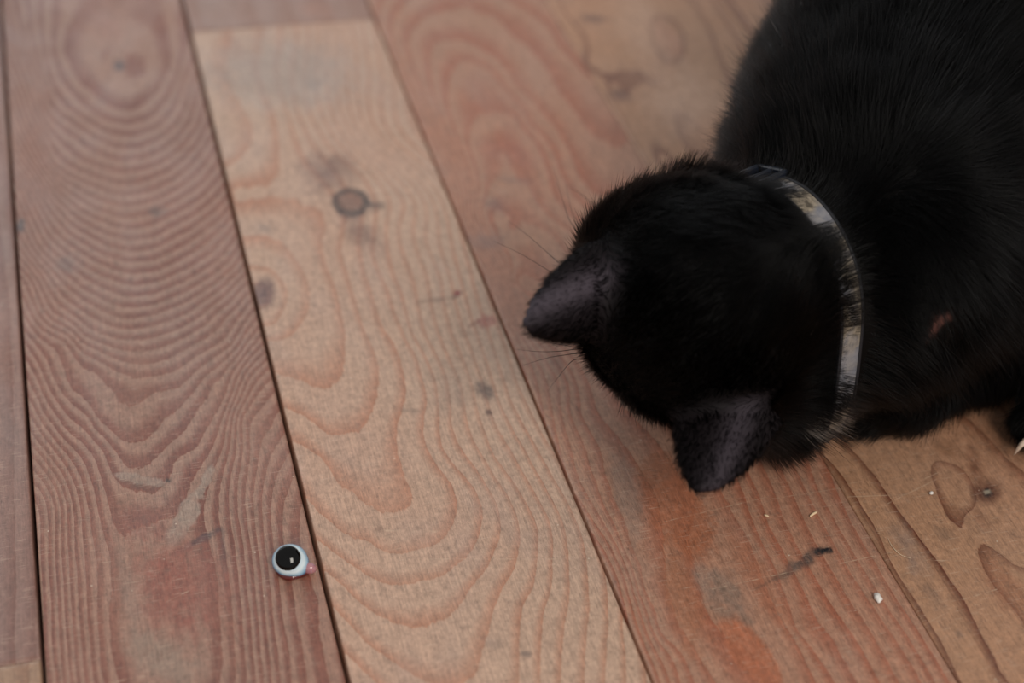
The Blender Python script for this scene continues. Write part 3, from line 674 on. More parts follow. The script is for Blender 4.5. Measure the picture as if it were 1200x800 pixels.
for k, (m_, n_) in enumerate(((W_C1, 8), (W_C2, 7))):
    x = 0.4510 + 0.0905 * k
    plank(x, x + 0.0895, p0, p1, m_, None, straight(x * 1000, x * 1000 + 89, n_, 5 + k, 1.5), fine=0.02)
sub = mesh_obj('subfloor', [(-0.1, p0, -TH - 0.002), (0.65, p0, -TH - 0.002), (0.65, p1, -TH - 0.002), (-0.1, p1, -TH - 0.002),
                            (-0.1, p0, -TH - 0.02), (0.65, p0, -TH - 0.02), (0.65, p1, -TH - 0.02), (-0.1, p1, -TH - 0.02)],
               [(0, 1, 2, 3), (7, 6, 5, 4), (0, 4, 5, 1), (1, 5, 6, 2), (2, 6, 7, 3), (3, 7, 4, 0)], plain('dark_underfloor', (26, 18, 15), 0.9, 0.2), floor, False)

# ---------------------------------------------------------------- cat: signed-distance body, meshed by surface nets
def nrm(v):
    v = np.asarray(v, float)
    return v / np.linalg.norm(v)


HC = np.array([0.2214, 0.4183, 0.0666])
HF = nrm((-0.341, 0.443, -0.830))          # where the nose points
HU = np.array([-0.754, -0.655, -0.036]); HU = nrm(HU - HF * HU.dot(HF))   # crown
HL = np.cross(HU, HF)                       # cat's left


def hp(l, u, f):
    return HC + HL * l + HU * u + HF * f


AX = nrm((0.62, 0.78, 0.0))
C1 = np.array([0.3035, 0.4545, 0.069])
CM = np.array([0.3210, 0.5040, 0.0800])
C2 = np.array([0.3850, 0.5410, 0.0840])
C3 = np.array([0.432, 0.615, 0.080])


def cone(a, b, ra, rb):
    a, b = np.asarray(a, float), np.asarray(b, float)
    def f(P):
        pa, ba = P - a, b - a
        h = np.clip((pa @ ba) / (ba @ ba), 0, 1)
        return np.sqrt(((pa - h[:, None] * ba) ** 2).sum(1)) - (ra + (rb - ra) * h)
    return f


def ell(c, r, M=None):
    c, r = np.asarray(c, float), np.asarray(r, float)
    M = np.eye(3) if M is None else np.array(M)          # rows are the axes
    def f(P):
        q = (P - c) @ M.T
        k0 = np.sqrt(((q / r) ** 2).sum(1)); k1 = np.sqrt(((q / r ** 2) ** 2).sum(1))
        return k0 * (k0 - 1) / np.maximum(k1, 1e-9)
    return f


HM = np.stack([HL, HU, HF])


def ear_pts(side, base, tip, wid, depth, openv):
    d = tip - base
    ln = np.linalg.norm(d); d = d / ln
    o = openv - d * openv.dot(d); o = nrm(o)
    s = np.cross(d, o)
    pts, uv = [], []
    for i in range(49):
        u = i / 48 * 1.0
        w = wid * (1 - u ** 1.35) ** 0.66
        for j in range(41):
            v = j / 20 - 1
            pts.append(base + d * (u * ln * (1 - 0.10 * v * v * (1 - u))) + s * w * v * (1 - 0.15 * v * v) + o * (depth * (v * v - 0.6) * (w / wid) ** 0.8 - 0.004 * u * u))
            uv.append((u, v))
    return np.array(pts), d, o, s


EAR = {}
EAR['r'] = ear_pts(-1, hp(-0.0230, 0.0272, -0.002), hp(-0.0345, 0.0655, -0.003), 0.0178, 0.0085, HF * 0.85 - HL * 0.5)
EAR['l'] = ear_pts(1, hp(0.0297, 0.0219, -0.002), hp(0.0420, 0.0600, -0.003), 0.0200, 0.0085, HF * 0.85 + HL * 0.5)


def ear_sdf(pts, t=0.0016):
    def f(P):
        out = np.full(len(P), 0.02)
        lo, hi = pts.min(0) - 0.012, pts.max(0) + 0.012
        m = ((P > lo) & (P < hi)).all(1)
        q = P[m]
        r = np.empty(len(q))
        for s in range(0, len(q), 4000):
            d2 = ((q[s:s + 4000, None] - pts[None]) ** 2).sum(-1)
            r[s:s + 4000] = np.sqrt(d2.min(1)) - t
        out[m] = r
        return out
    return f


# name, sdf, blend radius, flow direction of the fur, fur length
PR = []
def add(f, k, flow, fl): PR.append((f, k, nrm(flow), fl))


add(ell(hp(0, 0.0005, -0.002), (0.0410, 0.0395, 0.040), HM), 0.0, -HF + 0.15 * HU, 0.0062)          # skull
add(ell(hp(0.020, -0.010, 0.012), (0.021, 0.021, 0.022), HM), 0.014, -HF + 0.5 * HL, 0.0085)     # cheeks
add(ell(hp(-0.020, -0.010, 0.012), (0.021, 0.021, 0.022), HM), 0.014, -HF - 0.5 * HL, 0.0085)
add(ell(hp(0, -0.010, 0.034), (0.017, 0.014, 0.017), HM), 0.014, -HF, 0.0040)                     # muzzle
add(ell(hp(0.008, -0.013, 0.042), (0.009, 0.008, 0.008), HM), 0.006, -HF + 0.4 * HL, 0.0030)     # whisker pads
add(ell(hp(-0.008, -0.013, 0.042), (0.009, 0.008, 0.008), HM), 0.006, -HF - 0.4 * HL, 0.0030)
add(ell(hp(0, -0.0225, 0.037), (0.008, 0.006, 0.010), HM), 0.006, -HF, 0.0030)                    # chin
add(cone(hp(0.006, -0.012, -0.010), (0.2835, 0.4300, 0.0550), 0.028, 0.034), 0.008, (0.85, 0.47, -0.1), 0.0100)   # neck
NECK = len(PR) - 1
add(ell((0.2540, 0.4085, 0.0330), (0.020, 0.020, 0.021)), 0.012, (0.8, 0.1, -0.5), 0.0090)      # ruff under the cheek
add(cone((0.2501, 0.4130, 0.0450), (0.2883, 0.4290, 0.0400), 0.022, 0.027), 0.014, (0.8, 0.3, -0.4), 0.0100)   # throat
add(cone(C1, CM, 0.049, 0.045), 0.015, AX + np.array([0, 0, -0.15]), 0.0120)
add(cone(C1, C2, 0.050, 0.068), 0.022, AX + np.array([0, 0, -0.25]), 0.0135)
add(cone(C2, C3, 0.070, 0.072), 0.03, AX + np.array([0, 0, -0.3]), 0.0140)
add(ell((0.298, 0.424, 0.068), (0.030, 0.034, 0.040)), 0.02, (0.35, 0.1, -0.9), 0.0120)           # left shoulder
add(ell((0.2925, 0.4795, 0.069), (0.026, 0.028, 0.036)), 0.02, (0.35, 0.45, -0.8), 0.0120)          # right shoulder
add(cone((0.325, 0.428, 0.058), (0.3526, 0.4300, 0.027), 0.026, 0.020), 0.016, (0.5, 0.0, -0.8), 0.0110)
add(cone((0.3526, 0.4300, 0.025), (0.3049, 0.4181, 0.0175), 0.020, 0.0145), 0.010, (0.25, -0.1, -0.9), 0.0085)   # left forearm
LFORE = len(PR) - 1
add(cone((0.3049, 0.4181, 0.017), (0.2937, 0.4190, 0.0125), 0.0145, 0.0125), 0.008, (-0.9, 0.0, -0.3), 0.0050)   # left paw
for dy in (-0.0085, -0.003, 0.003, 0.0085):
    add(ell((0.2853 + abs(dy) * 0.45, 0.4200 + dy, 0.0085), (0.0085, 0.0045, 0.0080)), 0.003, (-0.9, 0.0, -0.4), 0.0030)
add(cone((0.288, 0.486, 0.050), (0.296, 0.512, 0.024), 0.026, 0.020), 0.016, (0.5, 0.4, -0.6), 0.0100)
add(cone((0.296, 0.512, 0.022), (0.250, 0.478, 0.016), 0.019, 0.0140), 0.010, (0.2, 0.2, -0.8), 0.0085)
add(cone((0.250, 0.478, 0.015), (0.236, 0.466, 0.0120), 0.0140, 0.0120), 0.008, (-0.7, -0.6, -0.3), 0.0050)
for d in (-0.0085, -0.003, 0.003, 0.0085):
    add(ell((0.2305 - 0.66 * d + abs(d) * 0.3, 0.4605 + 0.75 * d + abs(d) * 0.3, 0.0082), (0.0070, 0.0062, 0.0078)), 0.003, (-0.7, -0.6, -0.4), 0.0030)
add(ell((0.420, 0.525, 0.056), (0.050, 0.052, 0.056)), 0.02, (0.6, 0.2, -0.7), 0.0135)            # left haunch
add(cone((0.405, 0.470, 0.030), (0.440, 0.440, 0.020), 0.026, 0.018), 0.016, (0.2, -0.4, -0.8), 0.0100)
add(cone((0.440, 0.432, 0.018), (0.355, 0.3930, 0.0135), 0.0160, 0.0125), 0.010, (-0.8, -0.3, -0.4), 0.0060)   # left hind foot
for d in (-0.0085, -0.003, 0.003, 0.0085):
    add(ell((0.3480 + 0.35 * d + abs(d) * 0.3, 0.3905 - 0.9 * d, 0.0085), (0.0085, 0.0052, 0.0080)), 0.003, (-0.9, -0.3, -0.4), 0.0030)
add(ell((0.3945, 0.602, 0.055), (0.044, 0.046, 0.054)), 0.02, (0.6, 0.5, -0.6), 0.0130)            # right haunch
add(cone((0.360, 0.625, 0.020), (0.325, 0.585, 0.0135), 0.0160, 0.0125), 0.010, (-0.7, -0.6, -0.4), 0.0060)
TAIL = [(0.470, 0.650, 0.060), (0.520, 0.640, 0.030), (0.545, 0.580, 0.016), (0.530, 0.515, 0.014), (0.505, 0.465, 0.013)]
for k in range(4):
    add(cone(TAIL[k], TAIL[k + 1], 0.020 - 0.003 * k, 0.017 - 0.003 * k), 0.012, np.subtract(TAIL[k + 1], TAIL[k]), 0.0120)
BASE_N = len(PR)
add(ear_sdf(EAR['r'][0]), 0.005, EAR['r'][1], 0.0028)
add(ear_sdf(EAR['l'][0]), 0.005, EAR['l'][1], 0.0028)


def body_sdf(P, upto=None, per=False):
    d = None
    ds = []
    for f, k, fl, ln in PR[:upto]:
        v = f(P)
        if per: ds.append(v)
        if d is None: d = v
        elif k > 0:
            h = np.maximum(k - np.abs(d - v), 0) / k
            d = np.minimum(d, v) - h * h * k * 0.25
        else: d = np.minimum(d, v)
    # eye sockets
    for s in (-1, 1):
        e = ell(hp(0.0165 * s, 0.004, 0.033), (0.0075, 0.0065, 0.006), HM)(P)
        k = 0.005
        h = np.maximum(k - np.abs(-e - d), 0) / k
        d = np.maximum(d, -e) + h * h * k * 0.25
    d = np.maximum(d, 0.0008 - P[:, 2])
    return (d, ds) if per else d


def surface_nets(lo, hi, h):
    ax = [np.arange(lo[i], hi[i] + h, h) for i in range(3)]
    nx, ny, nz = map(len, ax)
    D = np.empty((nx, ny, nz), np.float32)
    YY, ZZ = np.meshgrid(ax[1], ax[2], indexing='ij')
    # coarse pass to skip empty slabs
    for i in range(nx):
        P = np.stack([np.full(YY.size, ax[0][i]), YY.ravel(), ZZ.ravel()], 1)
        D[i] = body_sdf(P).reshape(ny, nz)
    S = D < 0
    cnt = np.zeros((nx - 1, ny - 1, nz - 1), np.int8)
    for a in (0, 1):
        for b in (0, 1):
            for c in (0, 1): cnt += S[a:nx - 1 + a, b:ny - 1 + b, c:nz - 1 + c]
    act = (cnt > 0) & (cnt < 8)
    ids = np.argwhere(act)
    index = np.full(act.shape, -1, np.int64)
    index[act] = np.arange(len(ids))
    acc = np.zeros((len(ids), 3)); n = np.zeros(len(ids))
    corners = [(a, b, c) for a in (0, 1) for b in (0, 1) for c in (0, 1)]
    for p in corners:
        for q in corners:
            if sum(abs(p[k] - q[k]) for k in range(3)) != 1 or p > q: continue
            dp = D[ids[:, 0] + p[0], ids[:, 1] + p[1], ids[:, 2] + p[2]].astype(float)
            dq = D[ids[:, 0] + q[0], ids[:, 1] + q[1], ids[:, 2] + q[2]].astype(float)
            m = (dp < 0) != (dq < 0)
            t = np.where(m, dp / np.where(m, dp - dq, 1), 0)
            pos = np.array(p) + t[:, None] * (np.array(q) - np.array(p))
            acc[m] += pos[m]; n[m] += 1
    V = (ids + acc / n[:, None]) * h + np.array([a[0] for a in ax])
    Q = []
    for axis in range(3):
        o1, o2 = [(1, 2), (2, 0), (0, 1)][axis]
        sl = [slice(None)] * 3; sl[axis] = slice(0, -1); A = S[tuple(sl)]
        sl[axis] = slice(1, None); B = S[tuple(sl)]
        e = np.argwhere(A != B)
        e = e[(e[:, o1] > 0) & (e[:, o2] > 0) & (e[:, o1] < act.shape[o1]) & (e[:, o2] < act.shape[o2])]
        flip = A[e[:, 0], e[:, 1], e[:, 2]]
        u1 = np.zeros(3, int); u1[o1] = 1
        u2 = np.zeros(3, int); u2[o2] = 1
        g = lambda x: index[x[:, 0], x[:, 1], x[:, 2]]
        quad = np.stack([g(e - u1 - u2), g(e - u2), g(e), g(e - u1)], 1)
        quad[~flip] = quad[~flip][:, ::-1]
        Q.append(quad)
    Q = np.concatenate(Q)
    return V, Q[(Q >= 0).all(1)]


def normals_of(P, e=0.0012):
    g = np.stack([body_sdf(P + d) - body_sdf(P - d) for d in np.eye(3) * e], 1)
    return g / np.maximum(np.linalg.norm(g, axis=1, keepdims=True), 1e-9)


BV, BQ = surface_nets((0.140, 0.335, -0.004), (0.575, 0.705, 0.172), 0.0021)
# relax the net a little, then read normals
for _ in range(2):
    s = np.zeros_like(BV); c = np.zeros(len(BV))
    for a, b in ((0, 1), (1, 2), (2, 3), (3, 0)):
        np.add.at(s, BQ[:, a], BV[BQ[:, b]]); np.add.at(c, BQ[:, a], 1)
        np.add.at(s, BQ[:, b], BV[BQ[:, a]]); np.add.at(c, BQ[:, b], 1)
    BV = 0.6 * BV + 0.4 * s / c[:, None]
BV[:, 2] = np.maximum(BV[:, 2], 0.0006)

cat = empty('cat', (0.33, 0.49, 0.0),
            'black cat crouching with its head bowed to the floorboards, ears out sideways', 'cat')

# skin colour: near black, bare greyish inside the ears, sheen painted on the ear backs, pink fold at the elbow, pink nose
BN = normals_of(BV)
DARK = np.array(lin((7, 6, 6))[:3])
SK = np.tile(DARK, (len(BV), 1))


def ear_inner(P, N, key):
    pts, d, o, s = EAR[key]
    g = pts.reshape(49, 41, 3)
    du, dv = np.gradient(g, axis=0), np.gradient(g, axis=1)
    nn = np.cross(du, dv).reshape(-1, 3)
    nn *= np.sign(nn @ o)[:, None]
    nn /= np.maximum(np.linalg.norm(nn, axis=1, keepdims=True), 1e-9)
    d2 = ((P[:, None] - pts[None, ::2]) ** 2).sum(-1)
    k = d2.argmin(1)
    near = np.sqrt(d2.min(1))
    h = ((P - pts[::2][k]) * nn[::2][k]).sum(1)
    w = np.clip(1 - (near - 0.003) / 0.003, 0, 1)
    return w * np.clip((h - 0.0008) / 0.0008, 0, 1)


def blend(C, w, rgb):
    L = np.array(lin(rgb)[:3])
    return C * (1 - w[:, None]) + L * w[:, None]


EI = np.zeros(len(BV))
for key in ('r', 'l'):
    pts = EAR[key][0]
    m = ((BV > pts.min(0) - 0.006) & (BV < pts.max(0) + 0.006)).all(1)
    EI[m] = np.maximum(EI[m], ear_inner(BV[m], BN[m], key))
EB = np.exp(-np.maximum(np.minimum(PR[BASE_N][0](BV), PR[BASE_N + 1][0](BV)), 0) / 0.003)
SK = blend(SK, EB * 0.8, (26, 21, 23))
SK = blend(SK, EI * 0.85, (112, 98, 106))
F0, F1 = np.array([0.2889, 0.3882, 0.0622]), np.array([0.2943, 0.3880, 0.0713])


def fold_dist(P):
    t_ = np.clip((P - F0) @ (F1 - F0) / ((F1 - F0) @ (F1 - F0)), 0, 1)
    return np.linalg.norm(P - F0 - t_[:, None] * (F1 - F0), axis=1) / (0.4 + 0.6 * t_)


def ear_sheen(P):  # weight of the light sheen streak painted along each ear back
    w = np.zeros(len(P))
    for key, sg, st in (('r', -1, 1.0), ('l', 1, 0.6)):
        pts, d, o, s_ = EAR[key]
        lat = HL * sg - d * (HL * sg).dot(d); lat = nrm(lat)
        base = pts[20]
        w = np.where(((P > pts.min(0) - 0.004) & (P < pts.max(0) + 0.004)).all(1), np.exp(-(((P - base) @ lat - 0.0045) / 0.0045) ** 2) * st, w)
    return w


SK = blend(SK, EB * ear_sheen(BV) * 0.95, (72, 65, 72))
SK = blend(SK, np.clip((0.0036 - fold_dist(BV)) / 0.002, 0, 1), (98, 66, 60))
NOSE = hp(0, -0.006, 0.0515)
SK = blend(SK, np.clip(1 - np.linalg.norm(BV - NOSE, axis=1) / 0.0055, 0, 1) ** 0.5, (60, 44, 46))
body_mat = NT('cat_skin')
body_mat.put(body_mat.bsdf.inputs['Base Color'], body_mat.attr('skin').outputs['Color'])
body_mat.bsdf.inputs['Roughness'].default_value = 0.6
body_mat.bsdf.inputs['Specular IOR Level'].default_value = 0.08
me = np_mesh('body', BV, BQ, body_mat.mat)
at = me.attributes.new('skin', 'FLOAT_COLOR', 'POINT')
at.data.foreach_set('color', np.c_[SK, np.ones(len(SK))].astype(np.float32).ravel())
body = bpy.data.objects.new('body', me)
COL.objects.link(body)
body.parent = cat
body.location = -cat.location

# ---------------------------------------------------------------- collar
CC = np.array([0.2515, 0.4250, 0.0482])
CN = nrm((0.925, 0.369, 0.004))
CE1 = nrm(np.array([0.168, -0.649, -0.741]) - CN * CN.dot((0.262, -0.651, -0.710)))
CE2 = np.cross(CN, CE1)
COLLAR_OPEN = ((-2.76, 0.22), (-2.25, 0.20), (-1.15, 0.28), (-0.12, 0.30))      # where the band shows between the hairs
NA = 96
ang = np.arange(NA) / NA * 2 * math.pi
dirs = np.cos(ang)[:, None] * CE1 + np.sin(ang)[:, None] * CE2
rad = np.full(NA, 0.053)
done = np.zeros(NA, bool)
for r in np.linspace(0.028, 0.053, 45):
    d = body_sdf(CC + dirs * r)
    hit = (d > 0) & ~done
    rad[hit] = r
    done |= hit
rad = np.clip(rad, 0.034, 0.052)
for _ in range(12): rad = 0.5 * rad + 0.25 * (np.roll(rad, 1) + np.roll(rad, -1))
rad = rad + 0.0012


def ring_strip(half, thick, off=0.0, lift=0.0, i0=0, i1=NA, bulge=0.0):
    prof = [(-half, 0), (-half, thick * 0.8), (-half * 0.8, thick), (0, thick + bulge), (half * 0.8, thick), (half, thick * 0.8), (half, 0)]
    V, F = [], []
    cnt = i1 - i0
    closed = cnt == NA
    for k in range(cnt):
        i = (i0 + k) % NA
        for t, h in prof: V.append(CC + dirs[i] * (rad[i] + lift + h) + CN * (off + t))
    m = len(prof)
    for k in range(cnt if closed else cnt - 1):
        a, b = k * m, ((k + 1) % cnt) * m
        for j in range(m): F.append((a + j, a + (j + 1) % m, b + (j + 1) % m, b + j))
    if not closed:
        F.append(tuple(range(m))[::-1]); F.append(tuple(range((cnt - 1) * m, cnt * m)))
    return V, F


cm = NT('collar_fabric')
cco = cm.n('ShaderNodeTexCoord').outputs['Object']
cn = cm.noise(cco, 260, 4.0, 0.7)
cn2 = cm.noise(cco, 75, 2.0)
cc = cm.mix(cm.map(cn, 0.35, 0.65), lin((72, 64, 54)), lin((150, 138, 120)))
cc = cm.mix(cm.map(cn2, 0.42, 0.62, 0, 0.7), cc, lin((118, 122, 134)))
cm.put(cm.bsdf.inputs['Base Color'], cc)
cm.bsdf.inputs['Roughness'].default_value = 0.9
v, f = ring_strip(0.0046, 0.0012)
collar = mesh_obj('collar', v, f, cm.mat, cat)
trim_m = plain('collar_edging', (16, 17, 24), 0.6)
for off in (-0.0047, 0.0047):
    v, f = ring_strip(0.0006, 0.0015, off)
    mesh_obj('edging', v, f, trim_m, collar)
# slide buckle at the upper left of the neck
pl_m = plain('navy_plastic', (22, 27, 38), 0.28)
KB = 54
bc = CC + dirs[KB % NA] * (rad[KB % NA] + 0.0022)
bo = dirs[KB % NA]; bt = np.cross(CN, bo)


def bar(a, b, w, h, updir):
    a, b = np.array(a), np.array(b)
    d = nrm(b - a); s = np.cross(updir, d)
    V, F = [], []
    for p in (a, b):
        for x, y in ((-1, -0.6), (-0.6, -1), (0.6, -1), (1, -0.6), (1, 0.6), (0.6, 1), (-0.6, 1), (-1, 0.6)):
            V.append(p + s * w * x + np.array(updir) * h * y)
    for j in range(8): F.append((j, (j + 1) % 8, 8 + (j + 1) % 8, 8 + j))
    F.append(tuple(range(8))[::-1]); F.append(tuple(range(8, 16)))
    return V, F


def join(parts):
    V, F = [], []
    for v, f in parts:
        o = len(V); V += [np.array(x) for x in v]; F += [tuple(i + o for i in q) for q in f]
    return V, F


hw, hl = 0.0066, 0.0066
cs = [bc + CN * (sx * hw) + bt * (sy * hl) for sx, sy in ((-1, -1), (1, -1), (1, 1), (-1, 1))]
v, f = join([bar(cs[k], cs[(k + 1) % 4], 0.0011, 0.0013, bo) for k in range(4)] + [bar(bc + CN * -hw, bc + CN * hw, 0.0009, 0.001, bo)])
tag(mesh_obj('buckle', v, f, pl_m, collar, smooth=False), 'dark navy plastic slide buckle')

# ---------------------------------------------------------------- eyes, claws, whiskers of the cat
em = NT('cat_eye')
eo = em.n('ShaderNodeTexCoord').outputs['Object']
dl = em.math('ABSOLUTE', em.vmath('DOT_PRODUCT', eo, tuple(HL)))
em.put(em.bsdf.inputs['Base Color'], em.mix(em.map(dl, 0.0012, 0.0018), lin((4, 4, 4)), lin((150, 150, 62))))
em.bsdf.inputs['Roughness'].default_value = 0.05


def uv_sphere(c, r, nu=20, nv=12, M=None):
    V, F = [], []
    for i in range(nv + 1):
        th = math.pi * i / nv
        for j in range(nu):
            p = 2 * math.pi * j / nu
            q = np.array([math.sin(th) * math.cos(p), math.sin(th) * math.sin(p), math.cos(th)]) * r
            V.append(np.array(c) + (q if M is None else q @ M))
    for i in range(nv):
        for j in range(nu):
            F.append((i * nu + j, i * nu + nu + j, i * nu + nu + (j + 1) % nu, i * nu + (j + 1) % nu))
    return V, F


for s in (-1, 1):
    c = hp(0.0163 * s, 0.0040, 0.0285)
    v, f = uv_sphere((0, 0, 0), np.array([0.0072] * 3))
    o = mesh_obj('eye', v, f, em.mat, cat, world_space=False)
    o.location = Vector(c) - cat.location


def tube(pts, radii, seg=6):
    P = np.array(pts, float)
    V, F = [], []
    T = np.gradient(P, axis=0)
    up = np.array([0.3, 0.2, 0.93])
    for k in range(len(P)):
        t = nrm(T[k]); a = nrm(np.cross(t, up)); b = np.cross(t, a)
        for j in range(seg):
            w = 2 * math.pi * j / seg
            V.append(P[k] + (a * math.cos(w) + b * math.sin(w)) * radii[k])
    for k in range(len(P) - 1):
        for j in range(seg):
            F.append((k * seg + j, k * seg + (j + 1) % seg, (k + 1) * seg + (j + 1) % seg, (k + 1) * seg + j))
    F.append(tuple(range(seg))[::-1]); F.append(tuple(range((len(P) - 1) * seg, len(P) * seg)))
    return V, F


def spline(pts, n=20):
    P = np.array(pts, float)
    P = np.vstack([2 * P[0] - P[1], P, 2 * P[-1] - P[-2]])
    out = []
    m = len(P) - 3
    for k in range(n):
        x = k / (n - 1) * m
        i = min(int(x), m - 1); t = x - i
        a, b, c, d = P[i:i + 4]
        out.append(0.5 * ((2 * b) + (-a + c) * t + (2 * a - 5 * b + 4 * c - d) * t * t + (-a + 3 * b - 3 * c + d) * t ** 3))
    return np.array(out)


wh_m = plain('whisker', (40, 34, 34), 0.4)
for k, w in enumerate(WHISKERS):
    root = hp(-0.0085 - 0.002 * (k % 3), -0.012 - 0.002 * (k % 2), 0.046)
    if k == 4: root = hp(-0.020, 0.010, 0.028)
    pts = spline([root] + [np.array(p) / 1000 for p in w], 22)
    n = len(pts)
    v, f = tube(pts, [0.00016 * (1 - (i / (n - 1)) ** 1.3) + 0.00003 for i in range(n)], 5)
    mesh_obj('whisker', v, f, wh_m, cat)
for k in range(6):
    root = hp(0.0085 + 0.002 * (k % 3), -0.012 - 0.002 * (k % 2), 0.046)
    d = HL * 0.9 + HF * (0.1 - 0.25 * (k % 3)) - HU * (0.1 + 0.12 * (k // 3))
    d[2] = max(d[2], 0.02)
    pts = spline([root, root + d * 0.012, root + d * 0.026 + np.array([0, 0, 0.001]), root + d * 0.038], 14)
    v, f = tube(pts, [0.00016 * (1 - (i / 13) ** 1.3) + 0.00003 for i in range(14)], 5)
    mesh_obj('whisker', v, f, wh_m, cat)
claw_m = plain('claw_horn', (214, 196, 178), 0.35)
for a, b, c in (((0.3400, 0.3868, 0.0115), (0.3368, 0.3868, 0.0080), (0.3360, 0.3880, 0.0025)), ((0.3465, 0.3830, 0.0105), (0.3440, 0.3815, 0.0075), (0.3425, 0.3808, 0.0030))):
    v, f = tube(spline([a, b, c], 8), [0.0013 * (1 - (i / 7) ** 1.6) + 0.0001 for i in range(8)], 6)
    mesh_obj('claw', v, f, claw_m, cat)

# ---------------------------------------------------------------- fur
TA = np.concatenate([BQ[:, [0, 1, 2]], BQ[:, [0, 2, 3]]])
e1, e2 = BV[TA[:, 1]] - BV[TA[:, 0]], BV[TA[:, 2]] - BV[TA[:, 0]]
area_t = 0.5 * np.linalg.norm(np.cross(e1, e2), axis=1)
ctr = BV[TA].mean(1)
front = np.clip((ctr[:, 0] + 0.4 * ctr[:, 1] - 0.30) / 0.3, 0, 1)
dens = 3.4 - 1.9 * front                      # strands per mm2, denser on the small head
dens = np.where(ctr[:, 2] < 0.004, 0.2, dens)
wgt = area_t * dens
NS = int(min(420000, wgt.sum() * 1e6))
pick = RNG.choice(len(TA), NS, p=wgt / wgt.sum())
r1, r2 = RNG.random(NS), RNG.random(NS)
fl = r1 + r2 > 1
r1[fl], r2[fl] = 1 - r1[fl], 1 - r2[fl]
P0 = BV[TA[pick, 0]] + r1[:, None] * e1[pick] + r2[:, None] * e2[pick]
N0 = BN[TA[pick, 0]] * (1 - r1 - r2)[:, None] + BN[TA[pick, 1]] * r1[:, None] + BN[TA[pick, 2]] * r2[:, None]
N0 /= np.linalg.norm(N0, axis=1, keepdims=True)
# fur direction: blend of the flow of the nearest body parts
_, DS = body_sdf(P0, per=True)
DS = np.stack(DS, 1)
Wt = np.exp(-np.maximum(DS, 0) / 0.006)
FD = Wt @ np.stack([p[2] for p in PR])
FL = (Wt @ np.array([p[3] for p in PR])) / Wt.sum(1)
ear_w = np.clip(1 - np.minimum(DS[:, BASE_N], DS[:, BASE_N + 1]) / 0.003, 0, 1)
FL = FL * (1 - ear_w) + 0.0034 * ear_w
earness = ear_w * (DS[:, :BASE_N].min(1) > 0.004)
TG = FD - N0 * (FD * N0).sum(1)[:, None]
TG /= np.maximum(np.linalg.norm(TG, axis=1, keepdims=True), 1e-6)
# tufts: neighbouring hairs lean together
q = P0 * 190
tuft = np.stack([np.sin(q[:, 1] * 1.3 + 2 * np.sin(q[:, 2] * 0.9)), np.sin(q[:, 2] * 1.2 + 2 * np.sin(q[:, 0] * 1.1)), np.sin(q[:, 0] * 1.25 + 2 * np.sin(q[:, 1]))], 1)
lift = np.clip(0.42 + 0.10 * RNG.standard_normal(NS), 0.15, 0.9) * (1 - 0.15 * earness)
D0 = TG + N0 * lift[:, None] + 0.16 * tuft + 0.13 * RNG.standard_normal((NS, 3))
D0 /= np.linalg.norm(D0, axis=1, keepdims=True)
LEN = FL * np.clip(1 + 0.22 * RNG.standard_normal(NS), 0.45, 1.7)
guard = RNG.random(NS) < 0.05
LEN[guard] *= 1.45
# keep the collar clear
ta = (P0 - CC) @ CN
rr = np.linalg.norm(P0 - CC - ta[:, None] * CN, axis=1)
near = rr < 0.062
keep = ~(near & (np.abs(ta) < 0.0048))
up = near & (ta < -0.0048) & (ta > -0.0155)
# thick neck fur covers the band except in a few places
th = np.arctan2((P0 - CC) @ CE2, (P0 - CC) @ CE1)
open_w = np.zeros(NS)
for a0, sg in COLLAR_OPEN: open_w = np.maximum(open_w, np.exp(-((th - a0) / sg) ** 2))
lim = (-ta - 0.0048) * 0.9 + 0.0025
LEN[up] = np.where(RNG.random(NS)[up] < open_w[up] * 1.3, np.minimum(LEN, lim)[up], np.maximum(LEN[up], 0.0105) * 1.2)
D0[up] = D0[up] * 0.75 + 0.45 * N0[up]
D0[up] /= np.linalg.norm(D0[up], axis=1, keepdims=True)
# bare skin inside the ears and in the elbow fold
EIa = EI[TA[pick, 0]]
keep &= ~((EIa > 0.5) & (RNG.random(NS) < 0.9))
keep &= ~((earness > 0.5) & (RNG.random(NS) < 0.45))
sheen_w = ear_sheen(P0)  # thinner, shorter fur lets the painted sheen streak show
keep &= ~((earness > 0.3) & (RNG.random(NS) < 0.6 * sheen_w))
LEN = np.where(earness > 0.3, LEN * (1 - 0.45 * sheen_w), LEN)
fd_ = fold_dist(P0)
keep &= fd_ > 0.0030
LEN = np.where(fd_ < 0.012, np.minimum(LEN, 0.0030 + 0.6 * (fd_ - 0.003)), LEN)
P0, N0, D0, TG, LEN, earness = P0[keep], N0[keep], D0[keep], TG[keep], LEN[keep], earness[keep]
NS = len(P0)
K = 5
tt = np.linspace(0, 1, K)
pts = np.empty((NS, K, 3), np.float32)
for k in range(K):
    t = tt[k]
    bend = (TG * 0.35 - np.array([0, 0, 0.10])) * (1 - earness[:, None])
    pts[:, k] = P0 - N0 * (0.0006 - 0.0005 * earness[:, None]) + (D0 * t + bend * (t * t * 0.55)) * LEN[:, None]
pts[..., 2] = np.maximum(pts[..., 2], 0.0004)
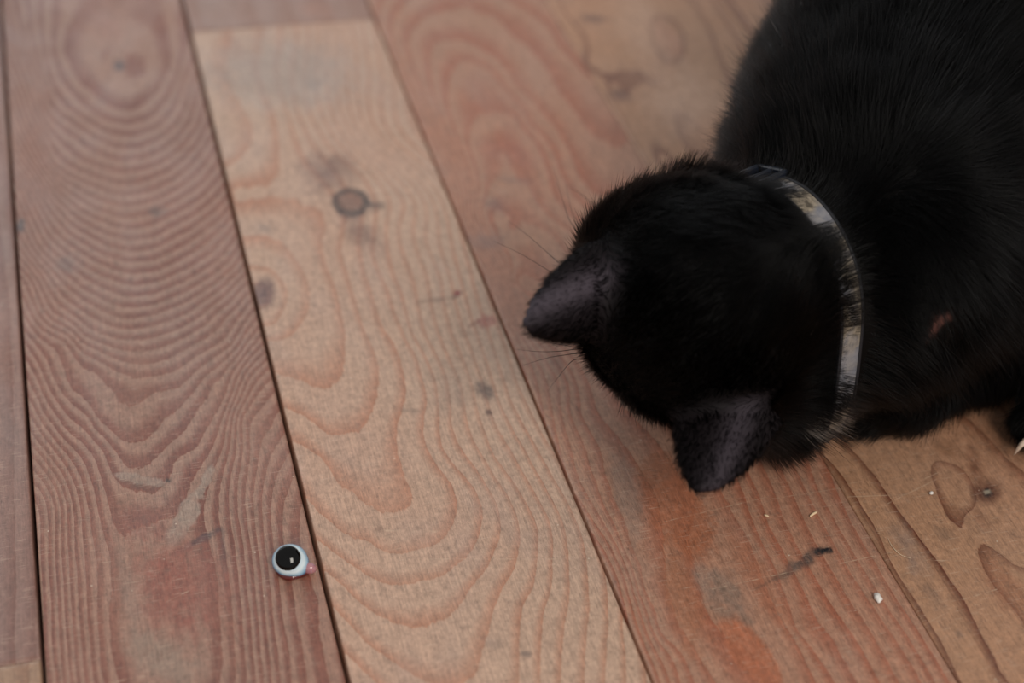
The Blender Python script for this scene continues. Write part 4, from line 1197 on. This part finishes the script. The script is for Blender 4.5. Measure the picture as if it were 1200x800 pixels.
# the pale tuft low on the throat, below the collar
PQ0, PQ1 = np.array([0.2510, 0.3885, 0.0335]), np.array([0.2580, 0.3895, 0.0375])
tq = np.clip((P0 - PQ0) @ (PQ1 - PQ0) / ((PQ1 - PQ0) @ (PQ1 - PQ0)), 0, 1)
pale = np.linalg.norm(P0 - PQ0 - tq[:, None] * (PQ1 - PQ0), axis=1) < 0.0026 + 0.0022 * tq
pale_pts = pts[pale]
pale_pts = pale_pts[:, :1] + (pale_pts - pale_pts[:, :1]) * 0.7
pts, N0, earness = pts[~pale], N0[~pale], earness[~pale]
NS = len(pts)


def hair_object(name, pts, r_root, mat):
    n, k, _ = pts.shape
    h = bpy.data.hair_curves.new(name)
    h.add_curves([k] * n)
    h.attributes['position'].data.foreach_set('vector', pts.astype(np.float32).ravel())
    at = h.attributes.get('radius') or h.attributes.new('radius', 'FLOAT', 'POINT')
    prof = np.array([1.0, 0.95, 0.8, 0.5, 0.08])[:k] if k == 5 else np.linspace(1, 0.1, k)
    at.data.foreach_set('value', (np.asarray(r_root).reshape(-1, 1) * prof[None] * np.ones((n, 1))).astype(np.float32).ravel())
    h.materials.append(mat)
    o = bpy.data.objects.new(name, h)
    COL.objects.link(o)
    o.parent = cat
    o.location = -cat.location
    return o


def hair_mat(name, rgb, rough=0.32, ior=1.55, hi=None):
    m = bpy.data.materials.new(name)
    m.use_nodes = True
    t = m.node_tree
    t.nodes.remove(t.nodes['Principled BSDF'])
    b = t.nodes.new('ShaderNodeBsdfHairPrincipled')
    b.parametrization = 'COLOR'
    b.inputs['Color'].default_value = (rgb[0], rgb[1], rgb[2], 1)
    b.inputs['Roughness'].default_value = rough
    b.inputs['Radial Roughness'].default_value = 0.4
    b.inputs['Coat'].default_value = 0.0
    b.inputs['IOR'].default_value = ior
    if hi is not None:
        hn = t.nodes.new('ShaderNodeHairInfo')
        rp = t.nodes.new('ShaderNodeValToRGB')
        e = rp.color_ramp.elements
        e[0].position, e[0].color = 0.55, (rgb[0], rgb[1], rgb[2], 1)
        e[1].position, e[1].color = 1.0, (hi[0], hi[1], hi[2], 1)
        t.links.new(hn.outputs['Random'], rp.inputs[0])
        t.links.new(rp.outputs[0], b.inputs['Color'])
    t.links.new(b.outputs[0], t.nodes['Material Output'].inputs[0])
    return m


fur = hair_object('fur', pts, 0.000075 + 0.00003 * RNG.random(NS) - 0.00002 * earness, hair_mat('black_fur', (0.0015, 0.0014, 0.0014), 0.24, 1.20, (0.004, 0.0039, 0.0043)))
fur['kind'] = 'stuff'
pf = hair_object('throat_tuft', pale_pts, 0.00007, hair_mat('pale_fur', (0.13, 0.105, 0.08)))
tag(pf, 'small beige tuft on the throat', kind='stuff')
# scattered white guard hairs
sel = RNG.choice(NS, 36, replace=False)
wp = pts[sel].copy()
base = wp[:, :1]
wp = base + (wp - base) * 0.8 + N0[sel][:, None] * 0.0012
wf = hair_object('white_hair', wp, 0.00005, hair_mat('white_fur', (0.55, 0.55, 0.58)))
tag(wf, 'stray white guard hairs in the black fur', kind='stuff')

# ---------------------------------------------------------------- toy eye on the floor
ey = empty('toy_eye', (0.0797, 0.3945, 0.0), 'small glossy toy eye with black pupil and pale blue rim on the floor', 'toy eye')
EC = np.array([0.0797, 0.3938, 0.0036])
EA = nrm(np.array([-0.10, -0.62, 0.78]))             # pupil axis
ES = nrm(np.cross((0, 0, 1), EA)); EU = np.cross(EA, ES)
EM = np.stack([ES, EU, EA])
sm = NT('sclera')
gn = sm.n('ShaderNodeTexCoord').outputs['Object']
d_ax = sm.vmath('DOT_PRODUCT', sm.vmath('NORMALIZE', gn), tuple(EA))
dn = sm.math('ADD', d_ax, sm.math('MULTIPLY', sm.math('SUBTRACT', sm.noise(gn, 420, 3.0), 0.5), 0.22))
sm.put(sm.bsdf.inputs['Base Color'], sm.ramp(dn, [(0.0, lin((24, 48, 76))), (0.12, lin((40, 92, 138))), (0.34, lin((150, 190, 214))), (0.55, lin((214, 228, 234))), (0.72, lin((196, 214, 224)))]))
sm.bsdf.inputs['Roughness'].default_value = 0.08
sm.bsdf.inputs['Coat Weight'].default_value = 0.6
RE = 0.0055
v, f = uv_sphere((0, 0, 0), np.array([RE * 1.06, RE * 0.98, RE * 0.86]), 40, 24, EM)
v = [np.array(p) for p in v]
for p in v:
    w_ = max(0.0, float(nrm(p) @ nrm(ES * 0.75 - EU * 0.66)))
    p += (ES * 0.75 - EU * 0.66) * 0.0011 * w_ ** 3
    p[2] = max(p[2], -EC[2] + 0.0006)
o = mesh_obj('eyeball', v, f, sm.mat, ey, world_space=False)
o.location = Vector(EC) - ey.location


def cap(c, r_disc, h, n_r=10, n_a=40, base=0.0):
    V, F = [], []
    for i in range(n_r + 1):
        t = i / n_r
        for j in range(n_a):
            w = 2 * math.pi * j / n_a
            V.append(np.array(c) + (ES * math.cos(w) + EU * math.sin(w)) * r_disc * t + EA * (base + h * math.sqrt(max(0, 1 - t * t * 0.98))))
    for i in range(n_r):
        for j in range(n_a):
            F.append((i * n_a + j, (i + 1) * n_a + j, (i + 1) * n_a + (j + 1) % n_a, i * n_a + (j + 1) % n_a))
    k = len(V)
    for j in range(n_a):
        w = 2 * math.pi * j / n_a
        V.append(np.array(c) + (ES * math.cos(w) + EU * math.sin(w)) * r_disc * 0.98 + EA * (base - 0.0012))
    for j in range(n_a): F.append((n_r * n_a + j, k + j, k + (j + 1) % n_a, n_r * n_a + (j + 1) % n_a))
    F.append(tuple(range(k + n_a - 1, k - 1, -1)))
    return V, F


pm = plain('pupil_black', (5, 4, 5), 0.05, 0.25)
v, f = cap(EC + ES * -0.0004 + EU * 0.0004, 0.00405, 0.0018, base=RE * 0.66)
tag(mesh_obj('pupil', v, f, pm, ey), 'domed glossy black pupil')
tm = plain('pink_gloss', (178, 118, 126), 0.05, 0.6, Subsurface_Weight=0.2, Coat_Weight=0.6)
tc = np.array([0.0853, 0.3905, 0.0021])
v, f = uv_sphere(tc, np.array([0.0026, 0.0018, 0.0020]), 18, 12)
v = [tc + Matrix.Rotation(-0.5, 3, 'Z') @ Vector(p - tc) for p in v]
v2, f2 = uv_sphere(np.array([0.0832, 0.3915, 0.0027]), np.array([0.0024, 0.0016, 0.0020]), 18, 12)
v, f = join([(v, f), (v2, f2)])
tag(mesh_obj('tear_duct', v, f, tm, ey), 'pink glossy inner corner')
bm_ = NT('red_resin')
bm_.bsdf.inputs['Base Color'].default_value = lin((128, 48, 44))
bm_.bsdf.inputs['Roughness'].default_value = 0.06
bm_.bsdf.inputs['Transmission Weight'].default_value = 0.55
V, F = [], []
for i, (rr_, z_) in enumerate(((0.0, 0.0002), (0.97, 0.0002), (1.0, 0.0007), (0.97, 0.0012), (0.9, 0.0016), (0.0, 0.0017))):
    for j in range(36):
        w = 2 * math.pi * j / 36
        lob = 1 + 0.05 * math.sin(3 * w + 1) + 0.22 * max(0, math.cos(w + 0.55)) ** 6
        V.append((0.0801 + 0.0056 * rr_ * lob * math.cos(w), 0.3932 + 0.0050 * rr_ * lob * math.sin(w), z_))
for i in range(5):
    for j in range(36): F.append((i * 36 + j, i * 36 + (j + 1) % 36, (i + 1) * 36 + (j + 1) % 36, (i + 1) * 36 + j))
tag(mesh_obj('base', V, F, bm_.mat, ey), 'translucent red base')

# ---------------------------------------------------------------- crumbs and hairs on the floor
cr_m = plain('white_crumb', (226, 222, 216), 0.7)


def pebble(name, c, r, rot, seed, mat, label, cat_, group=None):
    rg = np.random.default_rng(seed)
    v, f = uv_sphere((0, 0, 0), np.array(r), 12, 8)
    M = np.array(Matrix.Rotation(rot, 3, 'Z'))
    vv = []
    for p in v:
        k = 1 + 0.22 * math.sin(p[0] * 2600 + seed) * math.cos(p[1] * 3100 + 2 * seed)
        vv.append(M @ (np.array(p) * k))
    vv = np.array(vv)
    o = mesh_obj(name, vv, f, mat, None, world_space=False)
    o.location = (c[0], c[1], -vv[:, 2].min() + 0.0001)
    return tag(o, label, cat_, group)


pebble('crumb', (0.2606, 0.3366), (0.00115, 0.0021, 0.0010), -0.05, 3, cr_m, 'white oblong crumb lying near the front of the orange board', 'crumb')
pebble('crumb', (0.2999, 0.3786), (0.0008, 0.0007, 0.0005), 0.4, 5, cr_m, 'tiny white speck of dust left of the oval grain island', 'crumb')
sp_m = plain('pale_splinter', (222, 196, 160), 0.7)
pebble('wood_splinter', (0.2559, 0.3783), (0.0019, 0.00045, 0.0004), 0.45, 2, sp_m, 'pale straight wood splinter below the cat on the orange board', 'splinter')
pebble('wood_splinter', (0.2400, 0.3812), (0.0009, 0.00040, 0.0003), -0.9, 4, sp_m, 'shorter pale wood splinter left of the straight one', 'splinter')


def floor_hair(pts, r, mat, label, cat_='hair'):
    p3 = spline([(x / 1000, y / 1000, 0.00025) for x, y in pts], 18)
    v, f = tube(p3, [r * (1 - 0.6 * abs(2 * i / 17 - 1)) for i in range(18)], 5)
    return tag(mesh_obj('hair', v, f, mat, None, world_space=False), label, cat_)


ph_m = plain('pale_hair', (214, 190, 162), 0.5)
floor_hair(HAIRS[0], 0.00016, ph_m, 'pale curved hair on the tan board below the cat paw')
